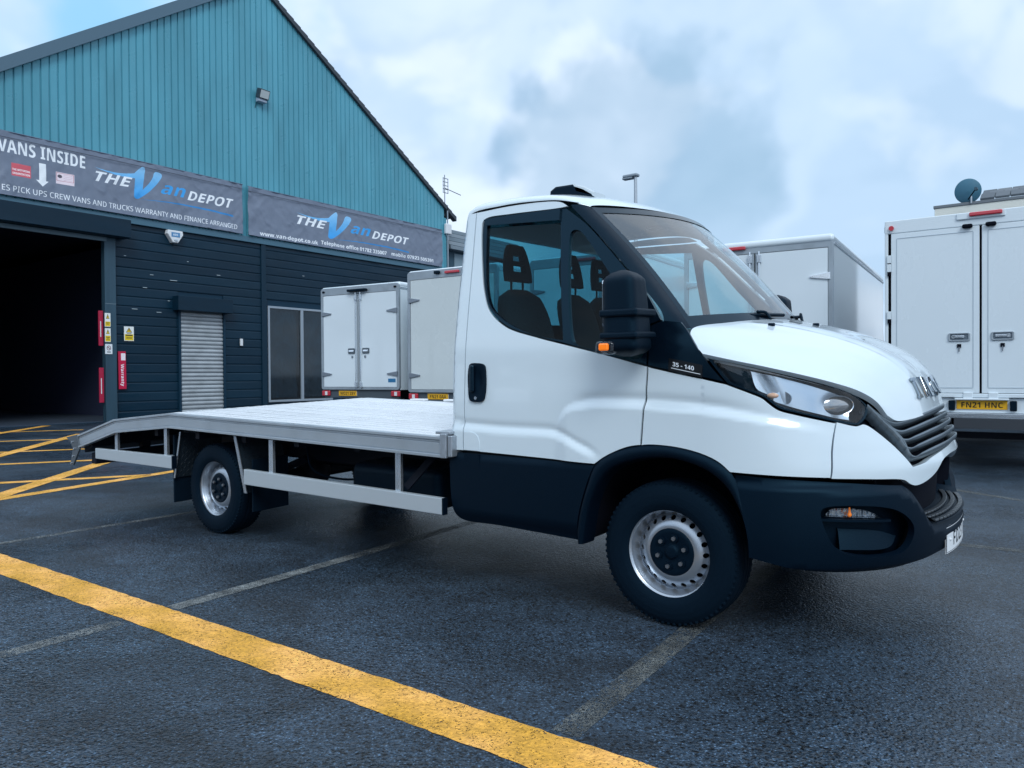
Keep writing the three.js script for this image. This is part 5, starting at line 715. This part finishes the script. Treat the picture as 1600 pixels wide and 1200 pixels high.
// ---------------------------------------------------------------- box vans parked with their rear doors towards the yard
const vanTyre = () => new THREE.LatheGeometry([[.19, -.11], [.30, -.115], [.34, -.09], [.345, 0], [.34, .09], [.30, .115], [.19, .11]].map(([r, w]) => new THREE.Vector2(r, w)), 40).rotateZ(Math.PI / 2);
function boxVan({ x0, x1, z, top, floor, len, yaw = 0, style, plate, label }) {
  const W = x1 - x0, xc = (x0 + x1) / 2, h = W / 2, g = thing('box_van', label, 'van', [xc, 0, z], 'box vans parked behind the truck'); g.rotation.y = yaw;
  const skin = style === 'grey' ? phys([.69, .77, .82], .35, { clearcoat: .4, clearcoatRoughness: .2, roughnessMap: roughNoise }) : style === 'cream' ? phys([.60, .66, .67], .38, { clearcoat: .4, roughnessMap: roughNoise }) : phys([.69, .77, .82], .28, { clearcoat: .8, clearcoatRoughness: .05 });
  const fr = std([.42, .48, .53], .42, .55, { map: dirtNoise });
  part(g, 'box_body', merge(bx(-h, -h + .03, floor, top - .05, -len, -.05), bx(h - .03, h, floor, top - .05, -len, -.05), bx(-h, h, floor, top - .05, -len, -len + .03), bx(-h + .03, h - .03, floor, floor + .04, -len + .03, -.06)), skin);
  part(g, 'roof_cap', bx(-h - .012, h + .012, top - .12, top, -len - .02, style === 'cap' ? .03 : -.02, style === 'grey' ? .03 : .055), style === 'grey' ? skin : M.grp);
  if (style !== 'grey') for (const s of [-1, 1]) part(g, 'roof_rail', bx(s * h - .012, s * h + .012, top - .15, top - .115, -len, -.05), M.alu);
  const doors = style === 'single' || style === 'cream' ? [[-h + .08, h - .08]] : [[-h + .075, -.012], [.012, h - .075]];
  const dTop = top - (style === 'grey' ? .13 : .20), dBot = floor + (style === 'grey' ? .02 : .06);
  if (style !== 'grey') { part(g, 'rear_frame', extr(roundRect(-h, h, floor, top - .03, .07), .05, .006, [[[-h + .07, dBot - .005], [h - .07, dBot - .005], [h - .07, dTop + .005], [-h + .07, dTop + .005]]]).translate(0, 0, -.05), fr); part(g, 'door_seal', bx(-h + .06, h - .06, dBot - .01, dTop + .01, -.055, -.03), M.dark); }
  else { part(g, 'rear_frame', bx(-h, -h + .04, floor, top - .02, -.06, -.005, .01), skin); part(g, 'rear_frame', bx(h - .04, h, floor, top - .02, -.06, -.005, .01), skin); part(g, 'header_panel', bx(-h, h, top - .125, top + .04, -.08, -.002, .012), skin); part(g, 'door_seal', bx(-h + .03, h - .03, dBot - .01, top - .10, -.07, -.04), M.dark); }
  doors.forEach(([a, b], i) => {
    const d = part(g, 'rear_door', bx(a, b, dBot, dTop, -.03, .004, .006), skin), out = doors.length > 1 ? (i ? b : a) : a, inn = doors.length > 1 ? (i ? a : b) : b, si = Math.sign(out - inn);
    if (style === 'grey') {
      part(d, 'edge_bead', extr(roundRect(a + .06, b - .06, dBot + .06, dTop - .06, .02), .004, 0, [[[a + .068, dBot + .068], [b - .068, dBot + .068], [b - .068, dTop - .068], [a + .068, dTop - .068]]]).translate(0, 0, .004), std([.42, .50, .56], .5));
      const hx = inn + si * .21, hy = floor + .70; const hn = part(d, 'handle_recess', extr(roundRect(hx - .115, hx + .115, hy - .05, hy + .05, .02), .012, .004, [roundRect(hx - .095, hx + .095, hy - .036, hy + .036, .012)]).translate(0, 0, .006), fr); void hn; part(d, 'handle_back', bx(hx - .097, hx + .097, hy - .038, hy + .038, .005, .0075), std([.16, .2, .24], .4, .6)); part(d, 'handle', merge(bx(hx - .075, hx + .055, hy - .014, hy + .020, .008, .026, .008), cyl(.022, .022, .02, 'z', hx + si * .06, hy + .004, .016, 16)), M.alu);
      part(d, 'lock', bx(hx - .022, hx + .022, hy - .13, hy - .085, .005, .018, .003), M.dark); part(d, 'lock_key', bx(hx - .006, hx + .006, hy - .18, hy - .12, .014, .022), M.steel);
      for (const y of [floor + .95, floor + 1.55, top - .5, floor + .3]) { const e = out + si * .02; part(d, 'hinge', merge(bx(e - .025, e + .02, y, y + .10, .0, .022, .005)), skin); part(d, 'hinge_gap', bx(e - .02, e + .015, y - .05, y - .004, .0, .02, .003), M.dark); }
    } else {
      const rx = inn + si * .055; if (doors.length > 1) { part(d, 'lock_rod', cyl(.012, .012, dTop - dBot + .06, 'y', rx, (dTop + dBot) / 2, .03, 10), M.chrome); for (const y of [dBot + .05, dTop - .08]) part(d, 'rod_bracket', bx(rx - .03, rx + .03, y - .06, y + .06, .004, .045, .008), M.alu); part(d, 'door_edge', bx(Math.min(inn, inn + si * .03), Math.max(inn, inn + si * .03), dBot, dTop, .004, .02, .004), fr); }
      const hx = inn + si * .19, hy = dBot + .78; part(d, 'handle', merge(extr(roundRect(hx - .095, hx + .095, hy - .06, hy + .06, .025), .015, .004).translate(0, 0, .004)), std([.12, .15, .18], .4, .4)); part(d, 'handle_lever', bx(hx - .07, hx + .07, hy - .02, hy + .02, .02, .034, .008), M.chrome); part(d, 'lock', bx(hx + si * -.02 - .022, hx + si * -.02 + .022, hy - .15, hy - .10, .004, .02, .004), M.steel);
      for (const y of [dBot + .28, dTop - .40]) part(d, 'hinge', extr([[out + si * .035, y - .05], [out + si * .035, y + .05], [out - si * .03, y + .045], [out - si * .24, y + .012], [out - si * .24, y - .012], [out - si * .03, y - .045]], .018, .004).translate(0, 0, .006), style === 'cap' ? M.chrome : M.steel);
    }
  });
  if (style === 'twin') { part(g, 'marker_lamp', bx(-h + .06, -h + .12, top - .13, top - .09, .0, .03, .01), M.dark); part(g, 'marker_lamp', bx(h - .12, h - .06, top - .13, top - .09, .0, .03, .01), M.dark); part(g, 'interior_lamp_hood', bx(-.26, .26, top - .155, top - .10, 0, .10, .02), M.plastic); part(g, 'maker_sticker', bx(h - .30, h - .10, dBot + .10, dBot + .18, .004, .007), std([.02, .16, .34], .4)); }
  else { const lx = style === 'grey' ? h * .05 : style === 'cap' ? -.30 : .05; part(g, 'brake_lamp', bx(lx - .17, lx + .17, top - (style === 'grey' ? .02 : .13), top + (style === 'grey' ? .03 : -.075), -.0, .05, .015), M.red); if (style === 'grey') { part(g, 'lamp_base', bx(-.25, .25, top - .045, top + .035, -.02, .02, .01), M.grp); for (const x of [-.13, .11]) part(g, 'reversing_camera', bx(x - .06, x + .05, top - .155, top - .105, 0, .06, .02), M.dark); part(g, 'corner_lamp', cyl(.03, .03, .03, 'z', -h + .08, top - .06, .01), M.red); } else part(g, 'work_lamp', bx(lx - .42, lx - .30, top - .12, top - .06, 0, .07, .015), M.plastic); }
  // sill, lamps, plate
  const pt = plate && canvasTex(520, 112, (q, w, hh) => { q.fillStyle = '#dfa818'; q.fillRect(0, 0, w, hh); q.fillStyle = '#14120e'; q.font = 'bold 92px sans-serif'; q.textAlign = 'center'; q.textBaseline = 'middle'; q.fillText(plate, w / 2, hh * .54, w * .84); });
  if (style === 'grey') {
    part(g, 'sill_rail', bx(-h, h, floor - .035, floor + .015, -.10, .02, .01), skin); part(g, 'sill_panel', bx(-h, h, floor - .22, floor - .04, -.12, -.02, .01), M.grp); part(g, 'tread_step', bx(-h, h, floor - .285, floor - .222, -.25, .03, .006), M.alu);
    for (const x of [-.30, .33]) part(g, 'rubber_buffer', bx(x - .035, x + .035, floor - .19, floor - .07, -.02, .03, .012), M.rubber); for (const x of [-.13, .13]) part(g, 'door_catch', bx(x - .05, x + .05, floor - .055, floor + .03, -.02, .03, .008), M.grp); part(g, 'plate_lamp_hood', bx(-.27, .29, floor - .065, floor - .04, -.02, .05, .01), M.grp);
    const pl = part(g, 'number_plate', bx(-.25, .27, floor - .175, floor - .065, -.018, -.010, .003), M.white); part(pl, 'plate_face', new THREE.PlaneGeometry(.52, .11).translate(.01, floor - .12, -.006), std([1, 1, 1], .4, 0, { map: pt }));
  } else {
    part(g, 'sill_panel', bx(-h + .05, h - .05, floor - .18, floor, -.10, -.04, .01), std([.06, .08, .10], .5));
    for (const s of [-1, 1]) { const l = part(g, 'tail_lamp', bx(s * (h - .12) - .12, s * (h - .12) + .12, floor - .14, floor - .02, -.04, .0, .02), M.red); part(l, 'lamp_panel', bx(s * (h - .12) - .02, s * (h - .12) + .05, floor - .12, floor - .04, 0, .004), M.white); }
    const pl = part(g, 'number_plate', bx(-.62, -.10, floor - .135, floor - .02, -.04, -.03, .003), M.white); part(pl, 'plate_face', new THREE.PlaneGeometry(.52, .11).translate(-.36, floor - .078, -.026), std([1, 1, 1], .4, 0, { map: pt }));
  }
  part(g, 'chassis', merge(bx(-.45, -.35, floor - .28, floor, -len - .4, -.15), bx(.35, .45, floor - .28, floor, -len - .4, -.15), bx(-.9, .9, .32, .40, -1.1, -1.0)), M.chassis); part(g, 'mud_flap', bx(-h + .05, -h + .35, .22, floor - .1, -.62, -.60), M.rubber); part(g, 'mud_flap', bx(h - .35, h - .05, .22, floor - .1, -.62, -.60), M.rubber);
  for (const [x, zz] of [[-h + .20, -1.0], [h - .20, -1.0], [-.86, -len - .9], [.86, -len - .9]]) { const wl = part(g, 'wheel', vanTyre().translate(x, .345, zz), M.rubber); part(wl, 'rim', cyl(.2, .2, .18, 'x', x, .345, zz, 30), M.rim); }
  part(g, 'cab', extr([[0, .45], [0, 2.25], [.55, 2.35], [1.0, 2.1], [1.45, 1.35], [2.0, 1.15], [2.15, .9], [2.15, .45]], 1.9, .03).rotateY(Math.PI / 2).translate(-.95, 0, -len - .03), M.paintFlat);
  return g;
}
boxVan({ x0: -11.93, x1: -9.72, z: -7.0, top: 3.17, floor: .90, len: 3.6, yaw: .10, style: 'twin', plate: 'WO21 ZBY', label: 'white box van with chrome lock rods and a blue sticker, left of the cream box' });
boxVan({ x0: -9.22, x1: -7.02, z: -6.9, top: 3.30, floor: .86, len: 3.8, yaw: .05, style: 'cream', plate: 'FN21 0AA', label: 'cream box van with one plain rear door and red roof lamp beside the blue-stickered van' });
boxVan({ x0: -6.28, x1: -4.08, z: -7.0, top: 3.27, floor: .88, len: 3.8, yaw: .05, style: 'single', plate: '', label: 'white box van seen through the truck cab windows' });
boxVan({ x0: -3.33, x1: -1.15, z: -7.0, top: 3.17, floor: .88, len: 5.8, yaw: .07, style: 'cap', plate: '', label: 'white box van with rounded roof cap and chrome hinges behind the bonnet' });
boxVan({ x0: -.37, x1: 1.72, z: -6.4, top: 3.08, floor: .92, len: 4.2, yaw: .02, style: 'grey', plate: 'FN21 HNC', label: 'white box van with recessed handles and plate FN21 HNC' });
// ---------------------------------------------------------------- street lamp, house, sign
{
  const sl = thing('street_lamp', 'tall grey street lamp standing beyond the truck cab', 'street lamp', [-11.83, 0, -22]);
  part(sl, 'pole', cyl(.11, .06, 8.75, 'y', 0, 4.375, 0, 16), M.galv); part(sl, 'lantern', merge(bx(-.50, .12, 8.72, 8.84, -.14, .14, .05), bx(-.52, -.1, 8.66, 8.74, -.12, .12, .03)), std([.25, .30, .35], .5)); part(sl, 'base_door', bx(-.08, .08, .4, 1.2, .08, .12, .01), M.galv);
  const ho = thing('bungalow', 'low building with grey tiled roof and cream fascia behind the FN21 HNC van', 'house', [3.2, 0, -14]);
  part(ho, 'wall', bx(-3.8, 6, 0, 4.40, -6, -.25), std([.05, .06, .075], .8)); part(ho, 'fascia', bx(-3.97, 6.2, 4.44, 4.64, -.2, 0, .01), std([.66, .66, .60], .6)); part(ho, 'gutter_edge', bx(-3.99, 6.2, 4.64, 4.70, -.25, .02, .01), std([.14, .16, .18], .7));
  for (let r = 0; r < 3; r++) for (let i = 0; i < 36; i++) { const x = -3.15 + i * .26 + (r % 2) * .13; part(ho, 'roof_tile', bx(x, x + .25, 0, .05, -.40, 0, .012).rotateX(.42).translate(0, 4.70 + r * .075 + hash3(i, r, 9) * .012, -.02 - r * .24), std([.10 + hash3(i, r, 1) * .06, .12 + hash3(i, r, 1) * .06, .14 + hash3(i, r, 1) * .06], .85)); }
  part(ho, 'roof_slope', bx(-3.2, 6.2, 0, .06, -4, 0).rotateX(.12).translate(0, 4.66, -.2), std([.12, .14, .16], .85));
  const di = thing('satellite_dish', 'round dark satellite dish above the bungalow roof edge', 'satellite dish', [-.16, 4.64, -13.9]);
  part(di, 'reflector', new THREE.LatheGeometry([[0, 0], [.09, .01], [.16, .03], [.23, .065], [.243, .073], [.235, .08]].map(([r, y]) => new THREE.Vector2(r, y)), 48).rotateX(-Math.PI / 2 + .25).scale(1, 1.04, 1).translate(0, .26, 0), std([.045, .15, .22], .55)); part(di, 'feed_arm', beam([.02, .08, .08], [.15, .22, .24], .022, .022), M.dark); part(di, 'receiver', cyl(.035, .03, .10, 'z', .17, .24, .26, 12), std([.03, .07, .10], .5)); part(di, 'mast', cyl(.02, .02, .22, 'y', .06, .13, -.06, 10), M.galv);
  const sb = thing('sign_board', 'red and white sign board on posts seen through the windscreen', 'sign', [-4.0, 0, -9.0]);
  part(sb, 'board', bx(-.38, .38, 2.72, 3.36, 0, .04, .01), std([.62, .66, .70], .5)); part(sb, 'red_panel', bx(-.36, .36, 2.74, 3.0, .041, .046), std([.42, .06, .08], .5)); for (const x of [-.25, .28]) part(sb, 'post', bx(x - .05, x + .05, 0, 2.72, -.03, .03, .01), M.galv);
}
// ---------------------------------------------------------------- across the yard, behind the camera: what the glass mirrors
{
  const leafMats = [[.030, .055, .030], [.036, .066, .034], [.024, .045, .028]].map((c) => phys(c, .8, { transmission: .3, thickness: 0 }));
  const bark = std([.06, .05, .04], .9);
  const spec = [[-26, 33, 9.5, 4.2], [-17, 36, 8.0, 3.6], [-9, 34, 10.5, 4.4], [9, 37, 8.5, 3.8], [17, 34, 9.5, 4.2], [-36, 30, 9, 4]];
  const where = ['beside the end of the brick terrace', 'behind the brick terrace, the shortest', 'over the terrace ridge, the tallest', 'right of the brick terrace', 'far right beyond the terrace', 'far left by the boundary'];
  spec.forEach(([x, z, h, r], n) => {
    const t = thing('broadleaf_tree', 'dark green broadleaf tree across the yard ' + where[n], 'tree', [x, 0, z], 'trees across the yard');
    const limbs = [cyl(.28, .16, h * .55, 'y', 0, h * .275, 0, 10)], pos = [], nor = [];
    for (let i = 0; i < 9; i++) { const a = i * 2.4 + n, l = r * (.5 + rnd() * .4); limbs.push(tube([[0, h * (.35 + i * .02), 0], [Math.cos(a) * l * .5, h * (.5 + i * .02), Math.sin(a) * l * .5], [Math.cos(a) * l, h * (.55 + i * .04), Math.sin(a) * l]], .07, 8, 5)); }
    part(t, 'trunk', merge(limbs), bark);
    const clumps = [...Array(26)].map(() => { const a = rnd() * 6.28, e = (rnd() - .35) * 1.6, q = Math.sqrt(rnd()); return [Math.cos(a) * r * q * Math.cos(e * .6), h * .66 + Math.sin(e) * h * .28, Math.sin(a) * r * q * Math.cos(e * .6), r * (.22 + rnd() * .16)]; });
    for (let i = 0; i < 2600; i++) { const c = clumps[Math.floor(rnd() * 26)], u = V3(rnd() - .5, rnd() - .5, rnd() - .5).normalize(), d = c[3] * Math.cbrt(rnd()), p = V3(c[0], c[1], c[2]).addScaledVector(u, d), s = .10 + rnd() * .14, e1 = V3(rnd() - .5, rnd() - .5, rnd() - .5).normalize().multiplyScalar(s), e2 = V3(rnd() - .5, rnd() - .5, rnd() - .5).cross(e1).normalize().multiplyScalar(s * .7), nn = e1.clone().cross(e2).normalize(); for (const [a, b] of [[-1, 0], [0, -1], [1, 0], [-1, 0], [1, 0], [0, 1]]) { const q = p.clone().addScaledVector(e1, a).addScaledVector(e2, b); pos.push(q.x, q.y, q.z); nor.push(nn.x, nn.y, nn.z); } }
    const g = new THREE.BufferGeometry(); g.setAttribute('position', new THREE.Float32BufferAttribute(pos, 3)); g.setAttribute('normal', new THREE.Float32BufferAttribute(nor, 3)); part(t, 'crown', g, leafMats[n % 3]);
  });
  const te = thing('brick_terrace', 'low dark brick terrace with slate roof across the yard', 'building', [-8, 0, 30]);
  part(te, 'wall', bx(-13, 13, 0, 4.2, 0, 7), std([.035, .042, .052], .85)); part(te, 'roof', extr([[0, 4.1], [3.5, 6.2], [7, 4.1]], 26.6).rotateY(-Math.PI / 2).translate(13.3, 0, 0), std([.08, .09, .10], .8));
  for (let i = 0; i < 6; i++) { const x = -11 + i * 4.2; const wn = part(te, 'window', bx(x, x + 1.4, 1.2, 2.9, -.06, 0, .01), M.white); part(wn, 'pane', bx(x + .08, x + 1.32, 1.28, 2.82, -.075, -.062), M.gloss); }
}
renderer.render(scene, camera);
